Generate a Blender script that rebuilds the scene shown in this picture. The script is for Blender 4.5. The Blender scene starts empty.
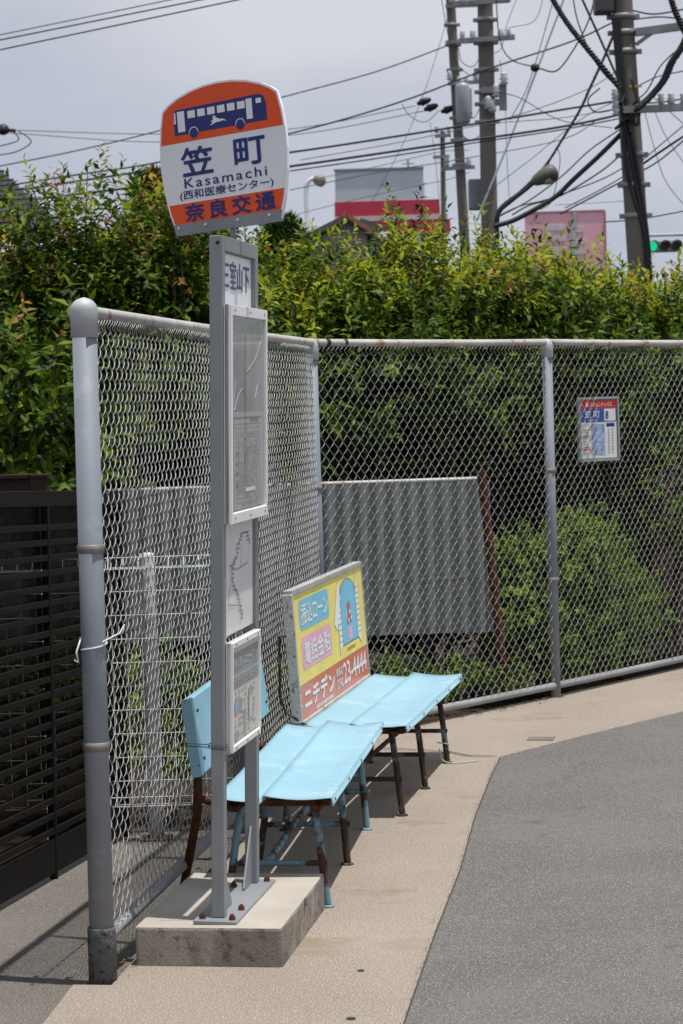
import bpy, bmesh, math, random
import numpy as np
from mathutils import Vector, Matrix
R = math.radians
random.seed(7); rng = np.random.default_rng(7)
S = bpy.context.scene; COL = S.collection

# ------------------------------------------------------------------ camera, sky, sun, exposure
FPX, HC, PITCH, ROLL = 2300.0, 1.70, math.atan(112/2300.0), R(1.75)
_F = Vector((0, math.cos(PITCH), -math.sin(PITCH))); _R = Vector((1, 0, 0)); _U = Vector((0, math.sin(PITCH), math.cos(PITCH)))
CR = _R*math.cos(ROLL) - _U*math.sin(ROLL); CU = _U*math.cos(ROLL) + _R*math.sin(ROLL)
cd = bpy.data.cameras.new('camera'); cam = bpy.data.objects.new('camera', cd); COL.objects.link(cam)
M = Matrix.Identity(4)
for i in range(3): M[i][0] = CR[i]; M[i][1] = CU[i]; M[i][2] = -_F[i]
M[2][3] = HC
cam.matrix_world = M
cd.sensor_fit = 'VERTICAL'; cd.sensor_height = 36; cd.lens = FPX*36/1024; cd.clip_end = 2000; cd.clip_start = .1
cd.dof.use_dof = True; cd.dof.focus_distance = 8.0; cd.dof.aperture_fstop = 10
S.camera = cam

SUNV = Vector((.18, -.07, 1)).normalized()
w = bpy.data.worlds.new('World'); S.world = w; w.use_nodes = True
nt = w.node_tree; N = nt.nodes; L = nt.links; N.clear()
out = N.new('ShaderNodeOutputWorld'); bg = N.new('ShaderNodeBackground'); bg.inputs[1].default_value = .1
sky = N.new('ShaderNodeTexSky'); sky.sky_type = 'NISHITA'; sky.sun_disc = False
sky.sun_elevation = math.asin(SUNV.z); sky.sun_rotation = math.atan2(SUNV.x, SUNV.y)
tc = N.new('ShaderNodeTexCoord'); mp = N.new('ShaderNodeMapping'); mp.inputs['Scale'].default_value = (1, 1, 2.6)
nz = N.new('ShaderNodeTexNoise'); nz.inputs['Scale'].default_value = 3.3; nz.inputs['Detail'].default_value = 5; nz.inputs['Roughness'].default_value = .5
rp = N.new('ShaderNodeValToRGB'); rp.color_ramp.elements[0].position = .36; rp.color_ramp.elements[0].color = (4.7, 5.1, 6.1, 1)
rp.color_ramp.elements[1].position = .68; rp.color_ramp.elements[1].color = (6.8, 6.95, 7.45, 1)
sx = N.new('ShaderNodeSeparateXYZ'); mr = N.new('ShaderNodeMapRange'); mr.inputs[1].default_value = .22; mr.inputs[2].default_value = 1.0
mr.inputs[3].default_value = 1.0; mr.inputs[4].default_value = 1.15
vm = N.new('ShaderNodeVectorMath'); vm.operation = 'SCALE'
mx = N.new('ShaderNodeMix'); mx.data_type = 'RGBA'; mx.inputs[0].default_value = .95
L.new(tc.outputs['Generated'], mp.inputs[0]); L.new(mp.outputs[0], nz.inputs['Vector']); L.new(nz.outputs[0], rp.inputs[0])
L.new(tc.outputs['Generated'], sx.inputs[0]); L.new(sx.outputs[2], mr.inputs[0])
L.new(rp.outputs[0], vm.inputs[0]); L.new(mr.outputs[0], vm.inputs['Scale'])
L.new(sky.outputs[0], mx.inputs[6]); L.new(vm.outputs[0], mx.inputs[7]); L.new(mx.outputs[2], bg.inputs[0]); L.new(bg.outputs[0], out.inputs[0])
ld = bpy.data.lights.new('sun', 'SUN'); ld.energy = 4.6; ld.angle = R(.6); ld.color = (1, .955, .89)
lo = bpy.data.objects.new('sun', ld); COL.objects.link(lo); lo.rotation_euler = SUNV.to_track_quat('Z', 'Y').to_euler(); lo.location = (0, 0, 20)
S.view_settings.view_transform = 'Standard'; S.view_settings.look = 'None'; S.view_settings.exposure = 0; S.view_settings.gamma = 1

def ray(px, py):
    return _F + CR*((px-341.5)/FPX) + CU*((512-py)/FPX)
def at(px, py, Y):
    d = ray(px, py); return d*(Y/d.y) + Vector((0, 0, HC))
def ground(px, py, z=0):
    d = ray(px, py); return d*((z-HC)/d.z) + Vector((0, 0, HC))

# ------------------------------------------------------------------ materials
def mat(name, col, rough=.6, metal=0, var=.12, scale=6, bump=0, bscale=80, col2=None, cut=None, spots=None, coat=0, stretch=(1, 1, 1), detail=4):
    """base colour with procedural variation; col2/cut = a second colour showing in patches; spots = (scale, colour, amount)"""
    m = bpy.data.materials.new(name); m.use_nodes = True; t = m.node_tree; n = t.nodes; l = t.links
    b = n['Principled BSDF']; b.inputs['Specular IOR Level'].default_value = .15 if rough > .75 else .4; b.inputs['Roughness'].default_value = rough; b.inputs['Metallic'].default_value = metal
    if coat: b.inputs['Coat Weight'].default_value = coat
    c = n.new('ShaderNodeTexCoord'); mpn = n.new('ShaderNodeMapping'); mpn.inputs['Scale'].default_value = stretch
    l.new(c.outputs['Object'], mpn.inputs[0])
    z = n.new('ShaderNodeTexNoise'); z.inputs['Scale'].default_value = scale; z.inputs['Detail'].default_value = detail; l.new(mpn.outputs[0], z.inputs['Vector'])
    r = n.new('ShaderNodeValToRGB'); r.color_ramp.elements[0].position = .3; r.color_ramp.elements[1].position = .7
    r.color_ramp.elements[0].color = tuple(x*(1-var) for x in col)+(1,); r.color_ramp.elements[1].color = tuple(min(1, x*(1+var)) for x in col)+(1,)
    l.new(z.outputs[0], r.inputs[0]); cur = r.outputs[0]
    if col2:
        z2 = n.new('ShaderNodeTexNoise'); z2.inputs['Scale'].default_value = scale*2.3; z2.inputs['Detail'].default_value = 8; z2.inputs['Roughness'].default_value = .65
        l.new(mpn.outputs[0], z2.inputs['Vector'])
        r2 = n.new('ShaderNodeValToRGB'); r2.color_ramp.elements[0].position = cut; r2.color_ramp.elements[1].position = cut+.06
        r2.color_ramp.elements[0].color = (0, 0, 0, 1); r2.color_ramp.elements[1].color = (1, 1, 1, 1)
        l.new(z2.outputs[0], r2.inputs[0]); x = n.new('ShaderNodeMix'); x.data_type = 'RGBA'
        l.new(r2.outputs[0], x.inputs[0]); l.new(cur, x.inputs[6]); x.inputs[7].default_value = tuple(col2)+(1,); cur = x.outputs[2]
        rr = n.new('ShaderNodeMapRange'); rr.inputs[3].default_value = rough; rr.inputs[4].default_value = .9; l.new(r2.outputs[0], rr.inputs[0]); l.new(rr.outputs[0], b.inputs['Roughness'])
        if metal:
            rm = n.new('ShaderNodeMapRange'); rm.inputs[3].default_value = metal; rm.inputs[4].default_value = 0; l.new(r2.outputs[0], rm.inputs[0]); l.new(rm.outputs[0], b.inputs['Metallic'])
    if spots:
        for (ss, sc, amt) in spots:
            v = n.new('ShaderNodeTexNoise'); v.inputs['Scale'].default_value = ss; v.inputs['Detail'].default_value = 2 if ss > 50 else 8; v.inputs['Roughness'].default_value = .5 if ss > 50 else .68; l.new(c.outputs['Object'], v.inputs['Vector'])
            r3 = n.new('ShaderNodeValToRGB'); r3.color_ramp.elements[0].position = amt; r3.color_ramp.elements[1].position = amt+.08
            r3.color_ramp.elements[0].color = (0, 0, 0, 1); r3.color_ramp.elements[1].color = (.75, .75, .75, 1); l.new(v.outputs[0], r3.inputs[0])
            x = n.new('ShaderNodeMix'); x.data_type = 'RGBA'; l.new(r3.outputs[0], x.inputs[0]); l.new(cur, x.inputs[6]); x.inputs[7].default_value = tuple(sc)+(1,); cur = x.outputs[2]
    l.new(cur, b.inputs['Base Color'])
    if bump:
        z3 = n.new('ShaderNodeTexNoise'); z3.inputs['Scale'].default_value = bscale; z3.inputs['Detail'].default_value = 3; l.new(c.outputs['Object'], z3.inputs['Vector'])
        bp = n.new('ShaderNodeBump'); bp.inputs['Strength'].default_value = bump; bp.inputs['Distance'].default_value = .01
        l.new(z3.outputs[0], bp.inputs['Height']); l.new(bp.outputs[0], b.inputs['Normal'])
    return m
RUST = (.060, .029, .018)
galv = mat('galvanised', (.40, .42, .44), .6, .15, .10, 9, col2=(.24, .15, .08), cut=.665, bump=.05, bscale=150)
galv_post = mat('galvanised_post', (.215, .24, .275), .65, .12, .10, 5, col2=(.30, .20, .12), cut=.70, stretch=(1, 1, .6), bump=.06, bscale=200, spots=[(9, (.27, .29, .315), .55), (13, (.27, .16, .08), .70)])
rail_m = mat('weathered_rail', (.46, .45, .43), .6, .15, .12, 5, col2=(.33, .20, .12), cut=.56)
rail_low = mat('grey_lower_rail', (.27, .275, .28), .7, .1, .12, 6, col2=(.25, .13, .06), cut=.66)
wire_m = mat('galvanised_wire', (.40, .40, .39), .55, .25, .12, 3)
band_m = mat('band_metal', (.22, .21, .20), .6, .4, .2, 20, col2=(.2, .1, .05), cut=.6)
sign_grey = mat('grey_painted_steel', (.24, .257, .272), .5, .1, .08, 6, col2=(.22, .17, .12), cut=.72, spots=[(90, (.24, .25, .26), .64)])
white_al = mat('white_aluminium', (.84, .835, .83), .45, .05, .04, 8, col2=(.45, .42, .38), cut=.70)
paper = mat('paper_white', (.70, .70, .68), .5, 0, .04, 14)
paper_old = mat('yellowed_paper', (.62, .60, .54), .5, 0, .06, 9)
acryl = mat('scratched_acrylic', (.34, .35, .36), .22, 0, .16, 7, stretch=(2, 1, .5), coat=.4)
sign_white = mat('sign_white', (.82, .83, .86), .35, 0, .03, 6)
sign_orange = mat('sign_orange', (.80, .082, .008), .35, 0, .05, 5)
navy = mat('navy_print', (.016, .028, .17), .4, 0, .05, 9)
ink = mat('faded_ink', (.20, .20, .21), .6, 0, .2, 30)
ink_blue = mat('faded_blue_ink', (.30, .38, .42), .6, 0, .2, 20)
bolt_rust = mat('rusty_bolt', (.12, .042, .022), .85, .1, .3, 60, bump=.3, bscale=300)
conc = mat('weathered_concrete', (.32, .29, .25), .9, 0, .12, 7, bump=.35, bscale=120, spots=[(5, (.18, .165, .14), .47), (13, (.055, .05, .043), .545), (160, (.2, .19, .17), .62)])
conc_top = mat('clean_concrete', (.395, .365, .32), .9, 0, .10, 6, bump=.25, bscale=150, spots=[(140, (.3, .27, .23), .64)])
blue = mat('pale_blue_paint', (.25, .435, .53), .62, 0, .07, 3.5, spots=[(6, (.33, .48, .55), .54), (14, (.19, .31, .36), .61), (26, (.13, .085, .055), .665)], stretch=(1, .3, 1))
blue_side = mat('blue_paint_chipped', (.23, .45, .56), .45, 0, .08, 8, col2=RUST, cut=.66)
leg_m = mat('blue_painted_rusty_tube', (.16, .27, .33), .6, .1, .2, 8, col2=RUST, cut=.475, stretch=(.35, .35, .35), bump=.3, bscale=200)
leg_m2 = mat('dark_rusty_tube', (.15, .21, .24), .65, .1, .2, 8, col2=(.055, .030, .020), cut=.40, stretch=(.35, .35, .35), bump=.3, bscale=200)
rust_m = mat('rusty_steel', (.085, .035, .018), .85, .1, .45, 14, col2=(.16, .2, .22), cut=.66, bump=.4, bscale=160)
wood_white = mat('flaking_white_frame', (.50, .48, .44), .8, 0, .12, 12, col2=(.13, .10, .07), cut=.57, stretch=(1, 1, .5), bump=.3)
ad_yellow = mat('ad_yellow', (.90, .75, .20), .4, 0, .06, 5, coat=.2)
ad_red = mat('ad_red', (.64, .17, .09), .4, 0, .08, 6, coat=.2)
ad_blue = mat('ad_light_blue', (.20, .55, .72), .4, 0, .05, 5)
ad_pink = mat('ad_pink', (.80, .44, .56), .4, 0, .05, 5)
ad_white = mat('ad_white', (.80, .80, .78), .45, 0, .04, 9)
black_p = mat('black_print', (.02, .02, .02), .5)
rubber = mat('black_rubber', (.015, .015, .017), .55, 0, .2, 30)
brown = mat('dark_brown_slats', (.011, .009, .008), .8, 0, .25, 8, stretch=(.4, .4, 3))
brown2 = mat('brown_boards', (.035, .022, .018), .8, 0, .15, 8)
white_wire = mat('white_coated_wire', (.52, .55, .56), .5, 0, .1, 10)
zinc_sheet = mat('weathered_corrugated_sheet', (.205, .222, .218), .88, 0, .10, 2.5, stretch=(3, 1, .35), bump=.05, spots=[(3, (.33, .32, .28), .56), (12, (.14, .13, .11), .66)])
ply = mat('pale_post', (.58, .58, .60), .6, 0, .08, 5, col2=(.25, .15, .08), cut=.68)
bark = mat('bark', (.075, .055, .038), .9, 0, .3, 20, bump=.5, bscale=60)
twig = mat('green_twig', (.10, .085, .03), .8, 0, .3, 20)
pole_c = mat('pole_concrete', (.16, .147, .13), .9, 0, .15, 2, stretch=(1, 1, .3), bump=.2, bscale=30)
cable_m = mat('black_cable', (.018, .019, .022), .6, 0, .2, 9)
cable_g = mat('grey_wire', (.10, .11, .12), .5, .2, .2, 9)
cable_b = mat('pale_blue_guard', (.42, .52, .62), .5, 0, .05, 3)
steel_d = mat('dull_steel', (.24, .25, .26), .5, .3, .2, 4)
tile_m = mat('dark_roof_tiles', (.045, .046, .055), .5, 0, .2, 10)
tile_g = mat('grey_roof', (.10, .10, .105), .6, 0, .15, 3)
tile_o = mat('orange_tiles', (.33, .14, .08), .7, 0, .2, 6)
wall_g = mat('grey_render', (.27, .275, .27), .85, 0, .08, 2)
wall_w = mat('pale_render', (.60, .59, .56), .85, 0, .08, 1.5)
store_b = mat('pale_blue_cladding', (.55, .63, .67), .5, 0, .05, .8)
crimson = mat('crimson_band', (.55, .04, .085), .45, 0, .05, .8)
pink_bd = mat('pink_billboard', (.84, .46, .53), .5, 0, .06, 1)
glass_m = mat('window_glass', (.03, .04, .05), .08, 0, .1, 2)
soil_m = mat('dark_soil', (.035, .027, .02), .95, 0, .35, 8, bump=.6, bscale=40, spots=[(30, (.09, .08, .04), .62)])

def ground_mat(name, col, gr1, gr2, amt1, amt2, s1, s2, big, rough=.9, bumps=.5, bs=180, stain=None):
    m = mat(name, col, rough, 0, big, 1.3, bump=bumps, bscale=bs, spots=[(s1, gr1, amt1), (s2, gr2, amt2)] + (stain or []))
    return m
walk_m = ground_mat('beige_aggregate_paving', (.283, .243, .204), (.13, .095, .07), (.62, .56, .48), .545, .565, 250, 190, .10, stain=[(2.2, (.235, .185, .14), .56), (7, (.25, .17, .10), .64), (1.1, (.30, .265, .225), .60)])
road_m = ground_mat('grey_asphalt', (.142, .136, .132), (.04, .04, .04), (.38, .37, .36), .53, .56, 240, 180, .14, bumps=.8, stain=[(1.3, (.165, .162, .157), .55), (3.5, (.105, .103, .10), .60), (22, (.20, .18, .15), .70)])
lane_m = ground_mat('worn_asphalt_lane', (.165, .152, .138), (.05, .045, .04), (.38, .36, .33), .54, .57, 230, 170, .16, bumps=.8)

def leaf_mat(name, cols, trans=.25):
    m = bpy.data.materials.new(name); m.use_nodes = True; t = m.node_tree; n = t.nodes; l = t.links
    b = n['Principled BSDF']; b.inputs['Roughness'].default_value = .5; b.inputs['Specular IOR Level'].default_value = .16
    g = n.new('ShaderNodeNewGeometry'); r = n.new('ShaderNodeValToRGB'); cr = r.color_ramp
    while len(cr.elements) < len(cols): cr.elements.new(.5)
    for i, c in enumerate(cols): cr.elements[i].position = i/(len(cols)-1); cr.elements[i].color = c+(1,)
    l.new(g.outputs['Random Per Island'], r.inputs[0])
    tr = n.new('ShaderNodeBsdfTranslucent'); ms = n.new('ShaderNodeMixShader'); ms.inputs[0].default_value = trans
    l.new(r.outputs[0], b.inputs['Base Color']); l.new(r.outputs[0], tr.inputs[0])
    l.new(b.outputs[0], ms.inputs[1]); l.new(tr.outputs[0], ms.inputs[2]); l.new(ms.outputs[0], n['Material Output'].inputs[0])
    return m
LEAF = leaf_mat('leaf_green', [(.012, .032, .004), (.034, .074, .005), (.080, .138, .007), (.16, .225, .012)], .30)
DARKL = leaf_mat('leaf_shade_dark', [(.010, .026, .004), (.022, .050, .006), (.045, .088, .009)], .15)  # green darkened to carry the shade under the hedge canopy
YOUNG = leaf_mat('leaf_young', [(.21, .30, .010), (.36, .43, .02), (.42, .37, .03), (.27, .34, .015)], .42)
REDL = leaf_mat('leaf_bronze', [(.24, .15, .03), (.34, .16, .05), (.20, .19, .03)], .3)
NEEDLE = leaf_mat('needle_green', [(.02, .05, .015), (.04, .085, .02), (.06, .11, .03)], .15)
BUSHL = leaf_mat('leaf_bush', [(.05, .105, .012), (.11, .20, .02), (.19, .29, .03), (.14, .22, .03)], .3)

# ------------------------------------------------------------------ helpers
def tag(o, label=None, cat=None, group=None, kind=None):
    if label: o['label'] = label
    if cat: o['category'] = cat
    if group: o['group'] = group
    if kind: o['kind'] = kind
    return o
def empty(name, label, cat, loc=(0, 0, 0), rz=0, group=None):
    o = bpy.data.objects.new(name, None); COL.objects.link(o); o.location = loc; o.rotation_euler = (0, 0, rz); o.empty_display_size = .1
    return tag(o, label, cat, group)
class MB:
    def __init__(s): s.v = []; s.f = []; s.mi = []; s.sm = []; s.cur = 0
    def add(s, vs, fs, smooth=False, T=None):
        k = len(s.v)
        s.v += [tuple(T @ Vector(p)) if T else tuple(p) for p in vs]
        s.f += [tuple(i+k for i in f) for f in fs]; s.mi += [s.cur]*len(fs); s.sm += [smooth]*len(fs)
        return s
    def box(s, c, d, bev=0, T=None, rot=None):
        bm = bmesh.new(); bmesh.ops.create_cube(bm, size=1)
        for v in bm.verts: v.co = Vector((v.co.x*d[0], v.co.y*d[1], v.co.z*d[2]))
        if bev: bmesh.ops.bevel(bm, geom=bm.edges[:], offset=bev, segments=2, affect='EDGES', profile=.6)
        X = Matrix.Translation(c) @ (rot.to_4x4() if rot else Matrix.Identity(4))
        if T: X = T @ X
        bm.verts.index_update()
        s.add([X @ v.co for v in bm.verts], [[v.index for v in f.verts] for f in bm.faces]); bm.free(); return s
    def bar(s, a, b, w_, h_, up=(0, 0, 1), bev=0):
        a = Vector(a); b = Vector(b); d = b-a; x = d.normalized(); u = Vector(up); y = u.cross(x).normalized(); z = x.cross(y)
        rot = Matrix((x, y, z)).transposed(); return s.box((a+b)/2, (d.length, w_, h_), bev, rot=rot)
    def tube(s, pts, r, n=10, cap=True, smooth=True):
        pts = [Vector(p) for p in pts]; rs = r if hasattr(r, '__len__') else [r]*len(pts); k = len(s.v); ring = []
        t0 = (pts[1]-pts[0]).normalized(); up = Vector((0, 0, 1)) if abs(t0.z) < .9 else Vector((1, 0, 0)); u = t0.cross(up).normalized()
        for i, p in enumerate(pts):
            t = (pts[min(i+1, len(pts)-1)]-pts[max(i-1, 0)]).normalized(); u = (u - t*u.dot(t)).normalized(); v = t.cross(u)
            ring.append([p+(u*math.cos(a)+v*math.sin(a))*rs[i] for a in [2*math.pi*j/n for j in range(n)]])
        vs = [q for rg in ring for q in rg]; fs = []
        for i in range(len(pts)-1):
            for j in range(n): fs.append((i*n+j, i*n+(j+1) % n, (i+1)*n+(j+1) % n, (i+1)*n+j))
        s.add(vs, fs, smooth)
        if cap: s.add(ring[0], [tuple(range(n))[::-1]]); s.add(ring[-1], [tuple(range(n))])
        return s
    def lathe(s, prof, c=(0, 0, 0), n=24, smooth=True):
        vs = []; fs = []
        for (r, z) in prof: vs += [(c[0]+r*math.cos(2*math.pi*j/n), c[1]+r*math.sin(2*math.pi*j/n), c[2]+z) for j in range(n)]
        for i in range(len(prof)-1):
            for j in range(n): fs.append((i*n+j, i*n+(j+1) % n, (i+1)*n+(j+1) % n, (i+1)*n+j))
        fs.append(tuple(range(n))[::-1]); fs.append(tuple((len(prof)-1)*n+j for j in range(n)))
        return s.add(vs, fs, smooth)
    def prism(s, pts, t, T=None):
        """closed 2D outline in XY, extruded from z=0 to z=t"""
        n = len(pts); vs = [(x, y, 0) for x, y in pts]+[(x, y, t) for x, y in pts]
        fs = [tuple(range(n))[::-1], tuple(range(n, 2*n))]+[(i, (i+1) % n, n+(i+1) % n, n+i) for i in range(n)]
        return s.add(vs, fs, False, T)
    def build(s, name, mats, parent=None, label=None):
        me = bpy.data.meshes.new(name); me.from_pydata([tuple(v) for v in s.v], [], s.f)
        for m in (mats if isinstance(mats, (list, tuple)) else [mats]): me.materials.append(m)
        me.polygons.foreach_set('material_index', s.mi); me.polygons.foreach_set('use_smooth', s.sm); me.update()
        o = bpy.data.objects.new(name, me); COL.objects.link(o)
        if parent: o.parent = parent
        if label: o['label'] = label
        return o
def frame(O, u, v, nrm):
    X = Matrix.Identity(4)
    for i in range(3): X[i][0] = u[i]; X[i][1] = v[i]; X[i][2] = nrm[i]; X[i][3] = O[i]
    return X
def text(body, w_, h_, m, name, parent, X=0, Y=0, lift=.001, T=None, bold=.0, spacing=1.0, angle=0, thick=.0006):
    c = bpy.data.curves.new(name, 'FONT'); c.body = body; c.space_character = spacing; c.resolution_u = 4; c.extrude = 0
    o = bpy.data.objects.new(name, c); COL.objects.link(o); bpy.context.view_layer.update()
    me = bpy.data.meshes.new_from_object(o.evaluated_get(bpy.context.evaluated_depsgraph_get())); bpy.data.objects.remove(o)
    n = len(me.vertices); co = np.zeros(n*3); me.vertices.foreach_get('co', co); co = co.reshape(-1, 3)
    lo_, hi = co[:, :2].min(0), co[:, :2].max(0); ctr = (lo_+hi)/2; sc = np.array([w_, h_])/(hi-lo_)
    nb = [(0, 0)]
    if bold: bd = bold*h_*.9; nb += [(bd, 0), (-bd, 0), (0, bd), (0, -bd), (bd*.7, bd*.7), (-bd*.7, -bd*.7)]
    q = (co[:, :2]-ctr)*sc; ca, sa = math.cos(angle), math.sin(angle)
    q = np.stack([q[:, 0]*ca-q[:, 1]*sa+X, q[:, 0]*sa+q[:, 1]*ca+Y], 1)
    co[:, :2] = q; co[:, 2] = lift
    if T is not None:
        A = np.array(T); co = co @ A[:3, :3].T + A[:3, 3]
    polys = [tuple(p.vertices) for p in me.polygons]; V = []; F = []
    lay = np.array(T)[:3, :3] @ np.array([0, 0, .00012]) if T is not None else np.array([0, 0, .00012])
    ex = np.array(T)[:3, 0] if T is not None else np.array([1., 0, 0]); ey = np.array(T)[:3, 1] if T is not None else np.array([0, 1., 0])
    for i, (dx, dy) in enumerate(nb):
        V += [tuple(v) for v in co+lay*i+ex*dx+ey*dy]; F += [tuple(a+n*i for a in p) for p in polys]
    me = bpy.data.meshes.new(name); me.from_pydata(V, [], F); me.update(); me.materials.append(m)
    o = bpy.data.objects.new(name, me); COL.objects.link(o); o.parent = parent; return o
def rect(mb, x0, y0, x1, y1, lift, T=None, ang=0):
    mb.add([(x0, y0, lift), (x1, y0, lift), (x1, y1, lift), (x0, y1, lift)], [(0, 1, 2, 3)], False, T); return mb
def rrect(x0, y0, x1, y1, r, n=6):
    P = []
    for cx, cy, a0 in ((x1-r, y1-r, 0), (x0+r, y1-r, 90), (x0+r, y0+r, 180), (x1-r, y0+r, 270)):
        P += [(cx+r*math.cos(R(a0+90*i/n)), cy+r*math.sin(R(a0+90*i/n))) for i in range(n+1)]
    return P
def flat(mb, pts, lift, T=None): mb.add([(x, y, lift) for x, y in pts], [tuple(range(len(pts)))], False, T); return mb
def spline(P, seg=8):
    P = [Vector(p) for p in P]; Q = [P[0]*2-P[1]]+P+[P[-1]*2-P[-2]]; o = []
    for i in range(1, len(Q)-2):
        for k in range(seg):
            t = k/seg; a, b, c, d = Q[i-1:i+3]
            o.append(.5*((2*b)+(c-a)*t+(2*a-5*b+4*c-d)*t*t+(3*b-a-3*c+d)*t**3))
    return o+[P[-1]]

# ------------------------------------------------------------------ ground
def sheet(name, pts, z, m, t=0, div=None):
    mb = MB()
    if t: mb.prism(pts, t, Matrix.Translation((0, 0, z)))
    else: mb.add([(x, y, z) for x, y in pts], [tuple(range(len(pts)))])
    return tag(mb.build(name, m), kind='structure')
FA = Vector((-.751, 6.763, 0)); FB = Vector((-.122, 11.30, 0)); FC = Vector((1.171, 12.832, 0)); FD = Vector((2.46, 14.52, 0)); FE = Vector((3.9, 16.3, 0))
sheet('ground', [(-600, -600), (600, -600), (600, 900), (-600, 900)], -.20, soil_m)
mb = MB(); LS = .043
def lz(y): return -.012-LS*max(0, y-6.76)
mb.add([(-3.4, -6, -.012), (-.62, -6, -.012), (-.62, 6.76, -.012), (-3.4, 6.76, -.012), (-3.4, 9.9, lz(9.9)), (-.05, 9.9, lz(9.9)), (-.02, 11.3, lz(9.9))], [(0, 1, 2, 3), (3, 2, 5, 4)])
tag(mb.build('lane', lane_m), kind='structure')
sheet('pavement', [(-.98, 0), (-.87, 6.30), (-.835, 6.72), (-.72, 6.70), (-.115, 11.27), (-.11, 11.36), (1.155, 12.87), (2.44, 14.55), (3.88, 16.33), (9, 22), (9, 0)], -.24, walk_m, t=.24)
sheet('road', [(-.66, 0), (-.05, 4.0), (.10, 5.95), (.255, 7.2), (.39, 8.2), (.50, 9.2), (.62, 10.1), (.71, 10.72), (1.2, 11.35), (1.77, 12.05), (3.6, 14.2), (9, 20.4), (14, 20), (14, 0)], .004, road_m)
# edging strip of darker joint between paving and road, and joint across paving
mb = MB()
def strip(mb, pts, wd, z):
    for a, b in zip(pts, pts[1:]):
        a = Vector((a[0], a[1], z)); b = Vector((b[0], b[1], z)); d = (b-a).normalized(); nn = Vector((-d.y, d.x, 0))*wd/2
        mb.add([a-nn, b-nn, b+nn, a+nn], [(0, 1, 2, 3)])
strip(mb, [(-.05, 4.0), (.10, 5.95), (.255, 7.2), (.39, 8.2), (.50, 9.2), (.62, 10.1), (.71, 10.72), (1.2, 11.35), (1.77, 12.05), (3.6, 14.2)], .0045, .0065)
j0 = ground(497, 757); j1 = ground(446, 752)
strip(mb, [(j0.x, j0.y), (j0.x-.12, j0.y+.03), (j1.x, j1.y), (j1.x-.3, j1.y+.16)], .012, .0062)
tag(mb.build('pavement_joint', mat('joint_dark', (.06, .05, .045), .95)), kind='structure')
g1 = ground(541, 739)
mb = MB(); mb.box((g1.x, g1.y, .0015), (.13, .11, .005), .001, rot=Matrix.Rotation(R(-12), 3, 'Z'))
tag(mb.build('drain_cover', mat('drain_metal', (.17, .15, .13), .8, .1)), 'small dull grey metal cover set flush in the beige pavement', 'drain cover')
for (px, py, s, lab) in ((368, 1019, .014, 'dark round mark on the pavement at the bottom edge near the road'), (381, 971, .011, 'small dark round mark on the pavement right of the concrete block')):
    q = ground(px-17 if px < 370 else px-20, py); 
    mb = MB(); mb.lathe([(s, 0), (s*.9, .003), (s*.5, .004)], (q.x, q.y, 0), 14)
    tag(mb.build('survey_marker', mat('marker_dark', (.05, .045, .04), .8, .2)), lab, 'pavement marker')
# debris: leaf litter along the fence foot
mb = MB()
for k in range(260):
    t = rng.random(); a, b = (FA, FB) if rng.random() < .5 else (FB, FC)
    p = a+(b-a)*t; n_ = Vector(((b-a).y, -(b-a).x, 0)).normalized(); p = p + n_*(rng.normal()*.035+.02); s = .006+.012*rng.random(); an = rng.random()*6.28
    dx, dy = math.cos(an)*s, math.sin(an)*s
    mb.add([(p.x-dx, p.y-dy, .006), (p.x+dy*.4, p.y-dx*.4, .010), (p.x+dx, p.y+dy, .007), (p.x-dy*.4, p.y+dx*.4, .012)], [(0, 1, 2, 3)])
tag(mb.build('leaf_litter', mat('dry_litter', (.13, .085, .045), .9, 0, .5, 40)), 'dry leaf litter scattered along the fence foot', 'leaf litter', kind='stuff')

mb = MB(); ep = [(.10, 5.95), (.255, 7.2), (.39, 8.2), (.50, 9.2), (.62, 10.1), (.71, 10.72), (1.2, 11.35), (1.77, 12.05)]
for k in range(700):
    i = rng.integers(0, len(ep)-1); t = rng.random(); x = ep[i][0]*(1-t)+ep[i+1][0]*t+rng.normal()*.007-.003; y = ep[i][1]*(1-t)+ep[i+1][1]*t; s_ = .0012+.0022*rng.random(); an = rng.random()*3
    c_, d_ = math.cos(an)*s_, math.sin(an)*s_
    mb.add([(x-c_, y-d_, .004), (x+d_, y-c_, .004), (x+c_, y+d_, .004), (x-d_, y+c_, .004), (x, y, .004+s_*1.2)], [(0, 1, 4), (1, 2, 4), (2, 3, 4), (3, 0, 4)])
tag(mb.build('grit', mat('grit', (.20, .175, .145), .9, 0, .5, 60)), 'loose grit gathered along the seam of road and pavement', 'grit', kind='stuff')
# ------------------------------------------------------------------ chain-link fence
fence = empty('chain_link_fence', 'tall galvanised chain link fence with white top rail running behind the benches and sign', 'fence', FA)
fence_parts = lambda mb, name, m, label=None: mb.build(name, m, fence, label)
def fl(p): return Vector(p)-FA
TOPZ, BOTZ = 1.985, .10
def band(mb, p, r, z, side):
    mb.lathe([(r+.001, -.013), (r+.004, -.011), (r+.004, .011), (r+.001, .013)], (p.x, p.y, z), 24)
    d = Vector(side); mb.box((p.x+d.x*(r+.012), p.y+d.y*(r+.012), z), (.035, .012, .02), .002, rot=Matrix.Rotation(math.atan2(d.y, d.x), 3, 'Z'))
u1 = (FB-FA).normalized(); n1 = Vector((u1.y, -u1.x, 0)); u2 = (FC-FB).normalized(); n2 = Vector((u2.y, -u2.x, 0)); u3 = (FD-FC).normalized(); n3 = Vector((u3.y, -u3.x, 0))
o = fl(FA)
mb = MB(); mb.lathe([(.0365, 0), (.0365, 1.97)], o, 32); post = fence_parts(mb, 'end_post', galv_post); post.rotation_euler = (0, R(.42), 0)
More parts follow.
